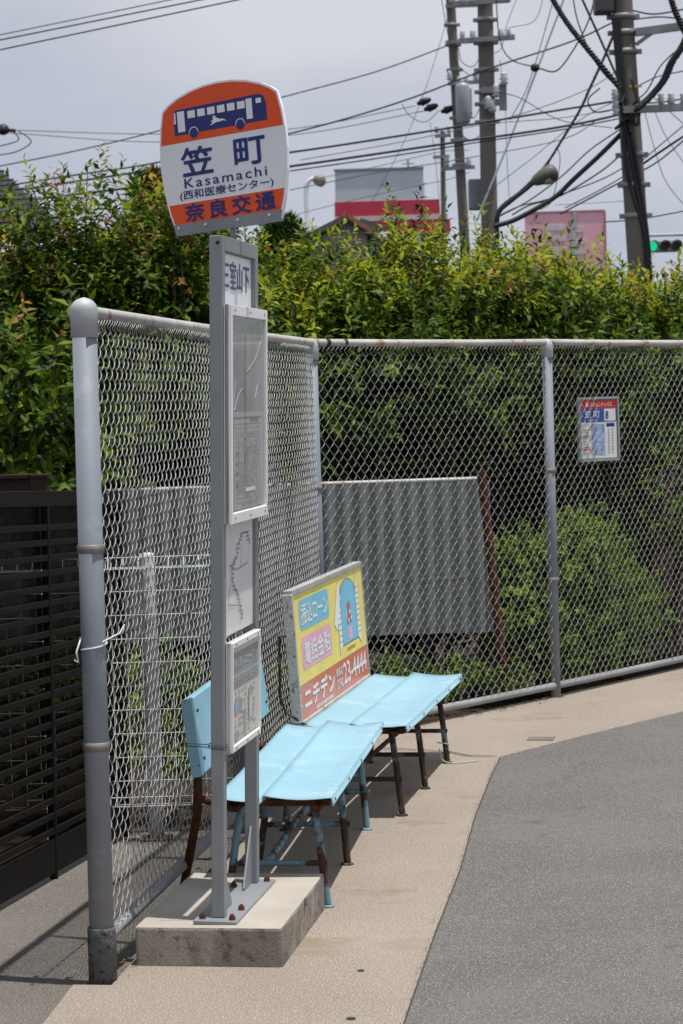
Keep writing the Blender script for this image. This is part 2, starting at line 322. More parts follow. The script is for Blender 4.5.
mb = MB(); prof = [(.038, 1.905), (.0405, 1.907), (.0405, 1.985)] + [(.0405*math.cos(a), 1.985+.037*math.sin(a)) for a in [R(15*i) for i in range(1, 6)]] + [(.002, 2.023)]
mb.lathe(prof, o, 32); c_ = mb.build('cap', galv, post)
mb = MB(); mb.lathe([(.0425, -.01), (.0425, .155), (.0410, .160), (.0380, .160)], o, 28); mb.build('base_sleeve', mat('tarred_sleeve', (.10, .105, .11), .75, .1, .3, 20, col2=(.03, .028, .025), cut=.55, bump=.8, bscale=60), post)
for z in (1.285, .70): mb = MB(); band(mb, o, .0365, z, u1); mb.build('clamp_band', band_m, post)
mb = MB(); P = [o+Vector((math.cos(a)*.040, math.sin(a)*.040, 1.005+.012*math.sin(a*.5)+.01*a/6)) for a in [R(-150+30*i) for i in range(0, 13)]]
P += [o+Vector((-.045, -.055, .985)), o+Vector((-.040, -.05, .955)), o+Vector((-.052, -.04, .96))]; mb.tube(P, .0028, 6)
P = [o+Vector((.03, -.035, 1.012)), o+Vector((.075, .03, 1.03)), o+Vector((.085, .08, 1.05))]; mb.tube(P, .0025, 6); mb.build('wire_tie', mat('tie_white', (.6, .6, .62), .5), post)
def small_post(p, r, sd, name='line_post', bands=(1.27, .66)):
    o = fl(p); mb = MB(); mb.lathe([(r, 0), (r, 1.96)], o, 24); q = fence_parts(mb, name, galv_post)
    mb = MB(); mb.lathe([(r+.004, 1.90), (r+.006, 1.902), (r+.006, 1.97), (r-.004, 2.0), (.002, 2.006)], o, 24); mb.build('cap', galv, q)
    for z in bands: mb = MB(); band(mb, o, r, z, sd); mb.build('clamp_band', band_m, q)
    return q
small_post(FA+u1*2.3, .025, u1); small_post(FB, .027, u1, 'corner_post'); small_post(FC, .028, u2); small_post(FD, .028, u3); small_post(FE, .028, u3)
def rail(a, b, z0, z1, r, name):
    mb = MB(); a = fl(a); b = fl(b); mb.tube([a+Vector((0, 0, z0)), a.lerp(b, .33)+Vector((0, 0, z0*.67+z1*.33-.003)), a.lerp(b, .66)+Vector((0, 0, z0*.34+z1*.66-.003)), b+Vector((0, 0, z1))], r, 16)
    return fence_parts(mb, name, rail_m if name == 'top_rail' else rail_low)
for a, b in ((FA+u1*.035, FB-u1*.02), (FB+u2*.02, FC-u2*.02), (FC+u3*.02, FD-u3*.02), (FD+u3*.02, FE)):
    rail(a, b, TOPZ, TOPZ, .0185, 'top_rail')
rail(FA+u1*.035, FB-u1*.02, .115, .085, .0205, 'bottom_rail'); rail(FB+u2*.02, FC-u2*.02, .07, .065, .0205, 'bottom_rail'); rail(FC+u3*.02, FD-u3*.02, .065, .06, .0205, 'bottom_rail'); rail(FD+u3*.02, FE, .06, .06, .0205, 'bottom_rail')
# joint patches / black tape on the top rail near the corner
z = Vector((0, 0, TOPZ))
for s, l_ in ((.10, .030), (.24, .022)): mb = MB(); mb.tube([fl(FB)+u2*s+z, fl(FB)+u2*(s+l_)+z], .0196, 12); fence_parts(mb, 'tape_patch', rubber)
def chain(a, b, z0, z1, off, nn):
    a = fl(a); b = fl(b); u = (b-a).normalized(); Ln = (b-a).length; p = .070; nw = int(Ln/.0325); p = Ln/nw
    per = .068; nper = round((z1-z0)/per); per = (z1-z0)/nper; K = 8
    ts = np.arange(nper*K+1)/K; ph = ts*2*np.pi
    tri = 2/np.pi*np.arcsin(np.sin(ph)*.985); A = p*.5+.0022; D = .0060; dep = np.cos(ph); dep = np.sign(dep)*np.abs(dep)**.7*D; dep = np.where(dep < 0, dep*.35, dep)
    V = []; F = []; k = 0; m = 4; rad = .0016
    cx = tri*A; cz = z0+ts*per; path0 = np.stack([cx, dep, cz], 1)
    tg = np.gradient(path0, axis=0); tg /= np.linalg.norm(tg, axis=1)[:, None]
    ref = np.array([0, 1., 0]); e1 = np.cross(tg, ref); e1 /= np.linalg.norm(e1, axis=1)[:, None]; e2 = np.cross(tg, e1)
    an = np.arange(m)*2*np.pi/m
    ring = path0[:, None, :]+rad*(np.cos(an)[None, :, None]*e1[:, None, :]+np.sin(an)[None, :, None]*e2[:, None, :])
    U = np.array(u); Nn = np.array(nn); n_ = len(path0)
    i = np.arange(n_-1)[:, None]; j = np.arange(m)[None, :]
    q = np.stack([i*m+j, i*m+(j+1) % m, (i+1)*m+(j+1) % m, (i+1)*m+j], -1).reshape(-1, 4)
    path1 = path0*np.array([-1, -1, 1]); ring1 = ring*np.array([-1, -1, 1])
    for w_ in range(nw):
        wob = rng.normal(0, .0006); s = (w_+.5)*p+wob; rj = (ring if w_ % 2 == 0 else np.concatenate([ring[K//2:], ring[-K//2:]+(ring[-1]-ring[-1-K//2])*0+np.array([0, 0, per/2])])-np.array([0, 0, per/2])).reshape(-1, 3)
        bulge = .006*math.sin(w_*.17)
        dz = rng.normal(0, .0015)
        P_ = np.array(a)+U*(s+rj[:, :1])+Nn*(off+bulge+rj[:, 1:2])
        P_[:, 2] = rj[:, 2]+dz; V.append(P_); F.append(q+k); k += len(P_)
    V = np.concatenate(V); F = np.concatenate(F)
    me = bpy.data.meshes.new('mesh_panel'); me.vertices.add(len(V)); me.vertices.foreach_set('co', V.reshape(-1))
    me.loops.add(F.size); me.loops.foreach_set('vertex_index', F.reshape(-1)); me.polygons.add(len(F)); me.polygons.foreach_set('loop_start', np.arange(len(F))*4)
    me.polygons.foreach_set('use_smooth', np.ones(len(F), bool)); me.update(calc_edges=True); me.materials.append(wire_m)
    o = bpy.data.objects.new('mesh_panel', me); COL.objects.link(o); o.parent = fence
chain(FA+u1*.045, FB-u1*.03, .135, 1.963, .012, n1)
chain(FB+u2*.03, FC-u2*.03, .095, 1.963, .012, n2)
chain(FC+u3*.03, FD-u3*.03, .09, 1.963, .012, n3)
chain(FD+u3*.03, FE, .075, 1.963, .012, n3)
# a dark tension wire across the near panel
mb = MB(); mb.tube([fl(FA)+u1*.05+n1*-.02+Vector((0, 0, 1.0)), fl(FA)+u1*1.2+n1*-.03+Vector((0, 0, .955)), fl(FA)+u1*2.3+n1*-.02+Vector((0, 0, .93))], .003, 5); fence_parts(mb, 'tension_wire', cable_m)

# ------------------------------------------------------------------ bus stop sign
O = Vector((-.392, 6.98, 0)); us = Vector((.165, .9863, 0)); ns = Vector((.9863, -.165, 0)); UP = Vector((0, 0, 1))
sign = empty('bus_stop_sign', 'grey two-post bus stop sign with orange and white name plate on a concrete block', 'bus stop sign', O)
def sp(u, n, z): return us*u+ns*n+UP*z
O.x -= .024; LEAN = Matrix.Rotation(R(1.75), 4, us.cross(UP).cross(UP)*-1 if False else us)
sign.location = O; sign.rotation_euler = LEAN.to_euler()
# concrete base
bl = [ground(135, 966), ground(283, 968), ground(324, 908)]
b0 = Vector((-.668, 6.925, 0)); ub = Vector((.155, .988, 0)); vb = Vector((.985, -.172, 0)).normalized()
T = LEAN.inverted() @ frame(b0-O, vb, ub, UP)
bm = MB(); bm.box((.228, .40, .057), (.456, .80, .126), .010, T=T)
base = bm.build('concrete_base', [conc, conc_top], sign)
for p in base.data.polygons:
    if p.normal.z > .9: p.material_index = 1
# steel base plate, posts, gussets, bolts
rots = Matrix.Rotation(math.atan2(us.y, us.x), 3, 'Z')
m_ = MB(); m_.box(sp(.245, .0, .126), (.62, .135, .010), .002, rot=rots); plate = m_.build('base_plate', sign_grey, sign)
for (u_, n_) in ((-.035, -.045), (-.035, .048), (.10, .048), (.52, .045), (.42, -.045)):
    m_ = MB(); q = sp(u_, n_, .131)
    m_.lathe([(.011, 0), (.011, .002), (.009, .003)], q, 12); m_.lathe([(.0095, .002), (.0095, .012), (.0075, .013)], q, 6, False); m_.lathe([(.006, .011), (.006, .017), (.004, .018)], q, 10)
    m_.build('bolt', bolt_rust, plate)
for u_ in (0, .5):
    m_ = MB(); m_.box(sp(u_, 0, 1.17), (.041, .041, 2.075), .003, rot=rots); m_.build('post', sign_grey, sign)
def gusset(u0, du, h):
    m_ = MB(); vs = []
    for n_ in (-.003, .003):
        vs += [sp(u0, n_, .131), sp(u0+du, n_, .131), sp(u0+du, n_, .141), sp(u0, n_, .131+h)]
    m_.add(vs, [(0, 1, 2, 3), (7, 6, 5, 4), (0, 4, 5, 1), (1, 5, 6, 2), (2, 6, 7, 3), (3, 7, 4, 0)]); m_.build('gusset', sign_grey, sign)
gusset(.0205, .15, .19); gusset(.4795, -.12, .19)
m_ = MB(); m_.box(sp(.25, 0, 2.185), (.4545, .043, .045), .002, rot=rots); m_.build('top_beam', sign_grey, sign)
m_ = MB()
q = sp(0, 0, 0); m_.tube([sp(-.0215, .006, 2.185), sp(-.0205, .006, 2.185)], .006, 10); m_.build('bolt_hole', rubber, sign)
# twist of black wire round the near post
m_ = MB()
for dz in (0, .008):
    m_.tube([sp(-.026, -.028, .655+dz), sp(-.026, .026, .65+dz), sp(.026, .026, .66+dz), sp(.026, -.028, .655+dz), sp(-.026, -.028, .657+dz), sp(-.03, -.10, .66+dz)], .0016, 5)
m_.build('binding_wire', cable_m, sign)
T = frame(sp(0, 0, 0), us, UP, ns)     # x along the boards, y up, z to the road
def board(name, u0, u1_, z0, z1, n0, t, m, fr=None, label=None):
    mb = MB(); mb.box(((u0+u1_)/2, (z0+z1)/2, n0+t/2), (u1_-u0, z1-z0, t), .001, T=T); b = mb.build(name, m, sign, label)
    if fr:
        mb = MB(); w_ = fr
        for (a0, a1, c0, c1) in ((u0, u1_, z1-w_, z1), (u0, u1_, z0, z0+w_), (u0, u0+w_*.7, z0+w_, z1-w_), (u1_-w_*.7, u1_, z0+w_, z1-w_)):
            mb.box(((a0+a1)/2, (c0+c1)/2, n0+t/2+.003), (a1-a0, c1-c0, t+.010), .0015, T=T)
        mb.build('frame', white_al, b)
        for a in (u0+.05, (u0+u1_)/2, u1_-.05):
            for c in (z0+w_*.5, z1-w_*.5): nmb = MB(); nmb.box((a, c, n0+t+.009), (.007, .007, .003), .001, T=T); nmb.build('screw', steel_d, b)
    return b
b1 = board('destination_board', .0235, .4765, 2.005, 2.16, .0, .006, sign_white)
text('三室山下', .385, .088, navy, 'lettering', b1, .245, 2.095, .0075, T, bold=.012, spacing=1.06)
b2 = board('timetable_case', -.012, .545, 1.335, 2.0, .024, .014, acryl, .032)
b2.visible_shadow = True
m_ = MB(); rect(m_, .05, 1.375, .50, 1.675, .0388, T); m_.build('timetable_sheet', mat('grey_timetable_paper', (.40, .40, .395), .4, 0, .10, 9), b2)
m_ = MB()
rect(m_, .06, 1.655, .47, 1.659, .0395, T); rect(m_, .06, 1.636, .47, 1.638, .0395, T); rect(m_, .30, 1.645, .42, 1.653, .0395, T)
for k in range(17):
    z = 1.625-k*.0145
    rect(m_, .075, z-.0012, .44, z, .0395, T)
    for j in range(11):
        if rng.random() < (.85 if 3 < k < 14 else .35): a = .12+j*.027; rect(m_, a, z-.010, a+.006+.008*rng.random(), z-.005, .0395, T)
for a in (.075, .115, .25, .44): rect(m_, a, 1.40, a+.0012, 1.63, .0395, T)
for z in (1.54, 1.51, 1.48, 1.45, 1.44): rect(m_, .085, z, .105, z+.009, .0395, T)
m_.build('timetable_print', ink, b2)
m_ = MB(); rect(m_, .22, 1.425, .37, 1.437, .0398, T); m_.build('sticker', paper, b2)
# crumpled clear film inside the case: pale curved creases
m_ = MB()
for P in ([(.06, 1.68), (.12, 1.725), (.19, 1.745), (.25, 1.71)], [(.25, 1.80), (.38, 1.84), (.47, 1.90)], [(.05, 1.70), (.08, 1.78), (.07, 1.80)], [(.38, 1.72), (.42, 1.76), (.46, 1.75)]):
    q = spline([T @ Vector((x, y, .0392)) for x, y in P], 6); m_.tube(q, .0006, 5)
m_.build('film_crease', mat('film_edge', (.52, .52, .54), .25), b2)
b3 = board('route_map_board', .0235, .4765, .985, 1.325, .004, .005, paper)
m_ = MB(); P = [(.30, 1.02), (.27, 1.06), (.24, 1.10), (.20, 1.12), (.15, 1.16), (.16, 1.20), (.22, 1.22), (.25, 1.26), (.30, 1.29), (.38, 1.29), (.42, 1.25)]
def pl(m_, P, wd, lift):
    for (x0, y0), (x1, y1) in zip(P, P[1:]):
        d = Vector((x1-x0, y1-y0)); nn = Vector((-d.y, d.x)).normalized()*wd/2
        m_.add([(x0-nn.x, y0-nn.y, lift), (x1-nn.x, y1-nn.y, lift), (x1+nn.x, y1+nn.y, lift), (x0+nn.x, y0+nn.y, lift)], [(0, 1, 2, 3)], False, T)
LF = .0105
pl(m_, P, .004, LF); pl(m_, [(.12, 1.20), (.22, 1.18), (.40, 1.19), (.40, 1.24)], .003, LF); pl(m_, [(.10, 1.08), (.30, 1.06), (.31, 1.03)], .003, LF); pl(m_, [(.15, 1.16), (.10, 1.10), (.11, 1.06)], .003, LF); pl(m_, [(.28, 1.25), (.30, 1.21), (.28, 1.18)], .003, LF)
for i in range(len(P)-1):
    for t in np.linspace(0, 1, 4):
        x = P[i][0]*(1-t)+P[i+1][0]*t+rng.normal()*.002; y = P[i][1]*(1-t)+P[i+1][1]*t; rect(m_, x+.008, y-.004, x+.014+.018*rng.random(), y+.001, LF+.0002, T)
        if rng.random() < .5: rect(m_, x-.028, y-.003, x-.008, y+.001, LF+.0002, T)
m_.build('route_lines', mat('route_print', (.30, .26, .27), .6), b3)
b4 = board('notice_case', .005, .435, .635, .972, .024, .012, paper_old, .018)
LF = .037
m_ = MB(); rect(m_, .02, .868, .42, .935, LF, T); rect(m_, .02, .825, .42, .860, LF, T); m_.build('title_band', mat('faded_grey_band', (.30, .33, .35), .6), b4)
text('時刻表リニューアル', .36, .036, paper_old, 'title_lettering', b4, .22, .902, LF+.0006, T, bold=.01)
text('お知らせとお願い', .30, .022, paper_old, 'subtitle_lettering', b4, .20, .842, LF+.0006, T, bold=.01)
m_ = MB()
for k in range(9):
    z = .812-.017*k
    for j in range(8):
        if rng.random() < .7: a = .03+j*.045; rect(m_, a, z-.006, a+.015+.022*rng.random(), z, LF, T)
m_.build('small_print', mat('brown_print', (.40, .35, .31), .6), b4)
m_ = MB(); rect(m_, .05, .745, .17, .785, LF+.0004, T); rect(m_, .27, .70, .34, .80, LF+.0004, T); rect(m_, .20, .665, .235, .74, LF+.0004, T); rect(m_, .03, .66, .12, .69, LF+.0004, T); rect(m_, .02, .655, .42, .659, LF+.0004, T)
m_.build('chart_print', ink_blue, b4)
m_ = MB(); rect(m_, .285, .705, .325, .775, LF+.0007, T); m_.build('chart_cell', paper_old, b4)

# name plate (own frame: x across, y up, z towards viewer)
th = R(33); tl = R(3.2)
hx = Vector((math.cos(th), -math.sin(th), 0)); nz_ = Vector((-math.sin(th), -math.cos(th), 0))
hx2 = hx*math.cos(tl)+UP*math.sin(tl); up2 = UP*math.cos(tl)-hx*math.sin(tl)
Cw = at(222.8, 157.5, 7.24); Cd = LEAN.inverted().to_3x3() @ (Cw-O)
hx2 = LEAN.inverted().to_3x3() @ hx2; up2 = LEAN.inverted().to_3x3() @ up2; nz_ = LEAN.inverted().to_3x3() @ nz_
disc = bpy.data.objects.new('name_plate', None)
def outline(inset=0, ymin=-.235):
    P = []; 
    W = [(.198, -.215), (.219, -.15), (.234, -.07), (.240, 0.0), (.238, .06), (.231, .12), (.218, .175)]
    top = [(.195, .192), (.16, .209), (.11, .225), (.055, .235), (0, .238)]
    Rr = W+top; Lr = [(-x, y) for x, y in Rr[::-1][1:]]; P = Rr+Lr
    sx_ = 1.02-inset/.24; sy_ = 1-inset/.235
    return [(x*sx_, y*sy_) for x, y in P]
def clip(P, y0, y1):
    def cut(P, yy, keep):
        o = []
        for i in range(len(P)):
            a, b = P[i-1], P[i]; ia, ib = keep(a[1]), keep(b[1])
            if ia != ib: t = (yy-a[1])/(b[1]-a[1]); o.append((a[0]+(b[0]-a[0])*t, yy))
            if ib: o.append(b)
        return o
    return cut(cut(P, y0, lambda y: y >= y0), y1, lambda y: y <= y1)
TD = frame(Cd, hx2, up2, nz_)
m_ = MB(); sb_ = TD @ Vector((.012, -.215, -.008)); m_.tube([Vector((sb_.x, sb_.y, 2.19)), sb_], .008, 12); m_.tube([Vector((sb_.x, sb_.y, 2.205)), Vector((sb_.x, sb_.y, 2.216))], .014, 12); m_.build('spigot', steel_d, sign)
m_ = MB(); m_.prism(outline(), .012, TD @ Matrix.Translation((0, 0, -.012))); plate_o = m_.build('name_plate', sign_white, sign)
m_ = MB(); flat(m_, clip(outline(.006), .068, 1), .0006, TD); flat(m_, clip(outline(.006), -.188, -.124), .0006, TD); m_.build('orange_band', sign_orange, plate_o)
m_ = MB(); m_.prism([(-.2, -.222), (.2, -.222), (.207, -.188), (-.207, -.188)], .022, TD @ Matrix.Translation((0, 0, -.016)))
hold = m_.build('holder_strip', sign_grey, plate_o)
for a in (-.185, -.08, .045, .165): m_ = MB(); m_.box((a, -.200, .009), (.007, .007, .005), .001, T=TD); m_.build('rivet', white_al, hold)
# bus emblem
def bt(x, y): return (x, y)
m_ = MB(); B0, B1, BX = .094, .176, .178
body = [(-BX, B0-.002), (BX+.002, B0-.002), (BX+.001, B1-.03), (BX-.006, B1-.010), (BX-.018, B1-.002), (BX-.035, B1), (-BX+.006, B1-.004), (-BX, B1-.02)]
flat(m_, body, .0012, TD)
for cx in (-.103, .077):
    flat(m_, [(cx+.0165*math.cos(R(20*i)), .093+.0175*math.sin(R(20*i))) for i in range(18)], .0014, TD)
bus = m_.build('bus_emblem', navy, plate_o)
m_ = MB()
rect(m_, -.163, .101, -.135, .166, .0019, TD)
for k in range(6): a = -.122+.0385*k; rect(m_, a, .140, a+.029, .163, .0019, TD)
rect(m_, .104, .104, .127, .167, .0019, TD); rect(m_, .142, .148, .162, .163, .0019, TD); flat(m_, [(-.177, .130), (-.170, .128), (-.169, .165), (-.175, .163)], .0019, TD)
for cx in (-.103, .077):
    for i in range(9):
        a0, a1 = R(20*i), R(20*i+20); c = (cx, .093)
        m_.add([(c[0]+r*math.cos(a), c[1]+r*math.sin(a), .0019) for r, a in ((.0185, a0), (.0185, a1), (.016, a1), (.016, a0))], [(0, 1, 2, 3)], False, TD)
deer = [(-.037, .108), (-.026, .113), (-.034, .118), (-.030, .1205), (-.024, .119), (-.027, .127), (-.020, .131), (-.030, .134), (-.017, .134), (-.014, .128), (.000, .121), (.014, .120), (.028, .111), (.013, .115), (.004, .113), (-.012, .113), (-.024, .109), (-.037, .106)]
flat(m_, deer, .0019, TD); m_.build('bus_emblem_detail', sign_white, plate_o)
text('笠', .120, .086, navy, 'stop_name', plate_o, -.100, .004, .0012, TD, bold=.030)
text('町', .116, .082, navy, 'stop_name', plate_o, .104, .006, .0012, TD, bold=.030)
text('Kasamachi', .318, .030, navy, 'romanised_name', plate_o, .004, -.062, .0012, TD, bold=.008, spacing=1.22)
text('(西和医療センター)', .360, .032, navy, 'hospital_name', plate_o, .004, -.100, .0012, TD, bold=.010)
text('奈良交通', .345, .054, navy, 'operator_name', plate_o, .012, -.155, .0016, TD, bold=.038, spacing=1.35)

# ------------------------------------------------------------------ benches
def bench(name, label, P0, dirx, L_, zt, legs, wd=.36, leg_m=leg_m):
    """local frame: x = across towards the road (0 at back), y = along"""
    d = Vector((dirx, 1, 0)).normalized(); r = Vector((d.y, -d.x, 0)); rz = math.atan2(d.y, d.x)-math.pi/2
    b = empty(name, label, 'bench', P0, rz)
    def slat(x0, x1, z0, z1, lip_f, lip_b, sag):
        n = 8; pr = []
        for i in range(n+1):
            t = i/n; pr.append((x0+(x1-x0)*t, z0+(z1-z0)*t-sag*math.sin(math.pi*t)))
        if lip_f: pr += [(x1+.004, z1-.004), (x1+.006, z1-lip_f)]
        if lip_b: pr = [(x0-.003, z0-lip_b)]+pr
        top = pr; bot = [(x, z-.0025) for x, z in pr]; k = len(pr); mb = MB(); NY = 10; vs = []; fs = []
        for j in range(NY+1):
            y = L_*j/NY; w_ = .0016*math.sin(j*1.7)
            vs += [(x, y, z+w_) for x, z in top]+[(x, y, z+w_) for x, z in bot]
        m2 = 2*k
        for j in range(NY):
            for i in range(k-1):
                a = j*m2+i; fs.append((a, a+1, a+1+m2, a+m2)); c = a+k; fs.append((c, c+m2, c+m2+1, c+1))
            for i in (0, k-1): a = j*m2+i; fs.append((a, a+m2, a+m2+k, a+k))
        for j in (0, NY):
            for i in range(k-1): a = j*m2+i; fs.append((a, a+k, a+k+1, a+1) if j == 0 else (a, a+1, a+k+1, a+k))
        mb.add(vs, fs, True); return mb
    f = slat(wd-.228, wd, zt+.005, zt-.004, .030, .022, .010).build('seat', blue, b)
    g = slat(0.0, wd-.250, zt+.000, zt-.016, .014, .012, .004).build('seat', blue, b)
    for o_ in (f, g):
        bpy.context.view_layer.objects.active = o_
    for j in range(5):
        y = .08+(L_-.16)*j/4
        for xs, zs in ((wd+.0065, zt-.022), (wd-.225-.0045, zt-.010)): mb = MB(); mb.box((xs, y, zs), (.004, .009, .009), .001); mb.build('screw', rubber, f)
    for i, (y, dx) in enumerate(legs):
        mb = MB(); mb.tube([(wd-.070, y, zt-.035), (wd-.060+dx*.5, y+.003, zt*.55), (wd-.046+dx, y, .012)], .0135, 12); mb.lathe([(.024, 0), (.022, .006), (.014, .009)], (wd-.046+dx, y, 0), 14)
        mb.build('leg', leg_m, b)
        mb = MB(); mb.tube([(.075, y, zt-.035), (.05, y+.002, zt*.6), (.015, y, .012)], .0135, 12); mb.lathe([(.024, 0), (.022, .006), (.014, .009)], (.015, y, 0), 14)
        mb.build('leg', leg_m, b)
        mb = MB(); mb.tube([(.04, y, .150), (wd-.03, y, .150)], .010, 10); mb.build('stretcher', leg_m, b)
        mb = MB(); mb.box((wd*.5, y, zt-.036), (wd-.03, .03, .022), .002); mb.build('cross_bar', rust_m, b)
    mb = MB(); ys = [y for y, _ in legs]
    mb.tube([(wd*.42, ys[0], .163), (wd*.40, (ys[0]+ys[-1])/2, .160), (wd*.42, ys[-1], .163)], .011, 10); mb.build('long_stretcher', leg_m, b)
    mb = MB()
    for x in (.06, wd-.05): mb.bar((x, .01, zt-.042), (x, L_-.01, zt-.042), .025, .018)
    mb.build('under_rail', rust_m, b)
    return b
# near bench
A0 = Vector((-.450, 7.60, 0))
bA = bench('bench', 'nearer pale blue slatted bench beside the bus stop sign with blue metal backrest', A0, .117, 1.78, .392, [(.10, .012), (.80, .0), (1.48, .0)], .388)
# its rusty back uprights and blue backrest channel
for y in (-.005, 1.18):
    mb = MB(); yy = y+.06
    mb.tube([(-.185, yy+.30, .012), (-.150, yy+.24, .13), (-.095, yy+.12, .30), (-.078, yy+.06, .40), (-.062, yy, .52), (-.085, yy-.03, .70)] if y < 0 else [(-.06, yy, .30), (-.075, yy, .40), (-.062, yy, .52), (-.085, yy, .70)], .0155, 12)
    mb.tube([(-.075, yy+.06, .37), (.06, yy, .345)], .014, 10)
    mb.build('back_upright', rust_m, bA)
mb = MB(); y0, y1 = -.06, 1.46
prf = [(-.093, .722), (-.063, .732), (-.058, .728), (-.030, .478), (-.034, .472), (-.064, .468)]
mb.add([(x, y0, z) for x, z in prf]+[(x, y1, z) for x, z in prf], [(0, 1, 2, 3, 4, 5)]+[(6+i, 6+(i+1) % 6, (i+1) % 6, i) for i in range(6)]+[(11, 10, 9, 8, 7, 6)])
br = mb.build('backrest', blue_side, bA)
for y in (y0+.07, y0+.5, y0+.95, y1-.05):
    for t in (.18, .82): mb = MB(); mb.box((-.058+.028*t+.003, y, .728-.25*t), (.005, .010, .010), .001); mb.build('screw', rubber, br)
# far bench
B0_ = Vector((-.180, 9.31, 0))
bB = bench('bench', 'farther pale blue slatted bench with a yellow and red advertising board as its backrest', B0_, .187, 1.72, .384, [(.07, .012), (.71, .012), (1.41, .012)], .418, leg_m2)
# advertising board: local frame of bench: x across, y along
AL, AH = 1.62, .525
mb = MB(); lean = R(3)
Ox = Vector((-.012, .01, .392)); ax = Vector((0, 1, 0)); az = Vector((-math.sin(lean), 0, math.cos(lean))); an_ = Vector((math.cos(lean), 0, math.sin(lean)))
TA = frame(Ox, ax, az, an_)
mb.box((AL/2, AH/2, -.016), (AL-.01, AH-.01, .026), .002, T=TA); ad = mb.build('advert_board', wood_white, bB)
mb = MB(); mb.box((AL/2, AH+.004, -.014), (AL+.006, .022, .042), .002, T=TA); mb.build('top_trim', mat('grey_trim', (.36, .355, .345), .6, .1, .15, 9), ad)
mb = MB(); mb.box((AL/2, -.006, -.014), (AL+.006, .014, .042), .002, T=TA); mb.box((-.004, AH/2, -.014), (.018, AH, .044), .003, T=TA); mb.box((AL+.003, AH/2, -.014), (.010, AH, .036), .002, T=TA); mb.build('side_frame', wood_white, ad)
def fa(s, t): return (s*AL, t*AH)
mb = MB(); rect(mb, .008, AH*.275, AL-.005, AH-.008, .0006, TA); mb.build('yellow_field', ad_yellow, ad)
mb = MB(); rect(mb, .008, .0, AL-.005, AH*.275, .0008, TA); mb.build('red_band', ad_red, ad)
mb = MB(); flat(mb, rrect(.075*AL, .685*AH, .475*AL, .925*AH, .035), .0014, TA); mb.build('blue_caption_box', ad_blue, ad)
mb = MB(); flat(mb, rrect(.075*AL, .375*AH, .475*AL, .63*AH, .035), .0014, TA); mb.build('pink_caption_box', ad_pink, ad)
text('振込ローン', .355*AL, .165*AH, ad_white, 'caption_lettering', ad, .275*AL, .805*AH, .0022, TA, bold=.03)
text('電話金融', .34*AL, .17*AH, ad_white, 'caption_lettering', ad, .275*AL, .50*AH, .0022, TA, bold=.03, spacing=1.12)
text('ニチデン', .41*AL, .165*AH, ad_white, 'lender_lettering', ad, .265*AL, .155*AH, .0018, TA, bold=.045)
text('奈良店', .095*AL, .075*AH, ad_white, 'branch_lettering', ad, .545*AL, .195*AH, .0018, TA, bold=.02)
text('0742', .085*AL, .075*AH, ad_white, 'area_code', ad, .545*AL, .095*AH, .0018, TA, bold=.03)
text('23-4444', .36*AL, .175*AH, ad_white, 'telephone_number', ad, .785*AL, .15*AH, .0018, TA, bold=.03)
mb = MB()
for k in range(13): a = .20*AL+k*.03; rect(mb, a, .022*AH, a+.014+.010*rng.random(), .050*AH, .0018, TA)
mb.build('fine_print', ad_white, ad)
# window picture
WX, WY0, WY1, WH = .755*AL, .385*AH, .93*AH, .115*AL
arch = [(WX+WH, WY0)]+[(WX+WH*math.cos(R(15*i)), WY1-.16*AH+.16*AH*math.sin(R(15*i))) for i in range(13)]+[(WX-WH, WY0)]
mb = MB(); flat(mb, [(WX+(x-WX)*1.07, WY0+(y-WY0)*1.025-.004) for x, y in arch], .0013, TA); mb.build('window_outline', black_p, ad)
mb = MB(); flat(mb, arch, .0018, TA); mb.build('window_opening', ad_blue, ad)
for sgn in (-1, 1):
    x0 = WX+sgn*(WH+.008); x1 = WX+sgn*(WH+.085)
    Q = [(x0, WY0+.003), (x1, WY0-.035), (x1, WY1-.06), (x0+sgn*.018, WY1+.002), (x0, WY1-.05)]
    if sgn < 0: Q = Q[::-1]
    cx = sum(p[0] for p in Q)/5; cy = sum(p[1] for p in Q)/5
    mb = MB(); flat(mb, [(cx+(x-cx)*1.10, cy+(y-cy)*1.03) for x, y in Q], .0012, TA); mb.build('shutter_outline', black_p, ad)
    mb = MB(); flat(mb, Q, .0019, TA); mb.build('shutter', ad_white, ad)
    mb = MB()
    for k in range(9): y = WY0+.02+k*.026; xa, xb = sorted((x0, x1)); rect(mb, xa+.004, y, xb-.003, y+.0025, .0024, TA)
    mb.build('shutter_slat', black_p, ad)
# plain decoration inside the window (flower pot shape, no figure)
mb = MB(); flat(mb, [(WX-.045, WY0+.01), (WX+.045, WY0+.01), (WX+.055, WY0+.07), (WX-.055, WY0+.07)], .0024, TA); mb.build('window_pot', ad_pink, ad)
mb = MB()
for (dx, dy, s) in ((-.035, .10, .026), (.03, .105, .028), (0, .135, .03), (-.02, .165, .022), (.025, .165, .022)): flat(mb, [(WX+dx+s*math.cos(R(30*i)), WY0+dy+s*.8*math.sin(R(30*i))) for i in range(12)], .0024+.0001*s*100, TA)
mb.build('window_flowers', ad_red, ad)
mb = MB()
for (dx, dy, s) in ((-.035, .10, .012), (.03, .105, .013), (0, .135, .013)): flat(mb, [(WX+dx+s*math.cos(R(30*i)), WY0+dy+s*.8*math.sin(R(30*i))) for i in range(12)], .0060, TA)
mb.build('window_flower_centre', ad_white, ad)
mb = MB()
for k in range(7): a = WX-.10+k*.03; rect(mb, a, .315*AH, a+.020, .345*AH, .0014, TA)
mb.build('picture_caption', mat('brown_caption', (.42, .26, .05), .5), ad)
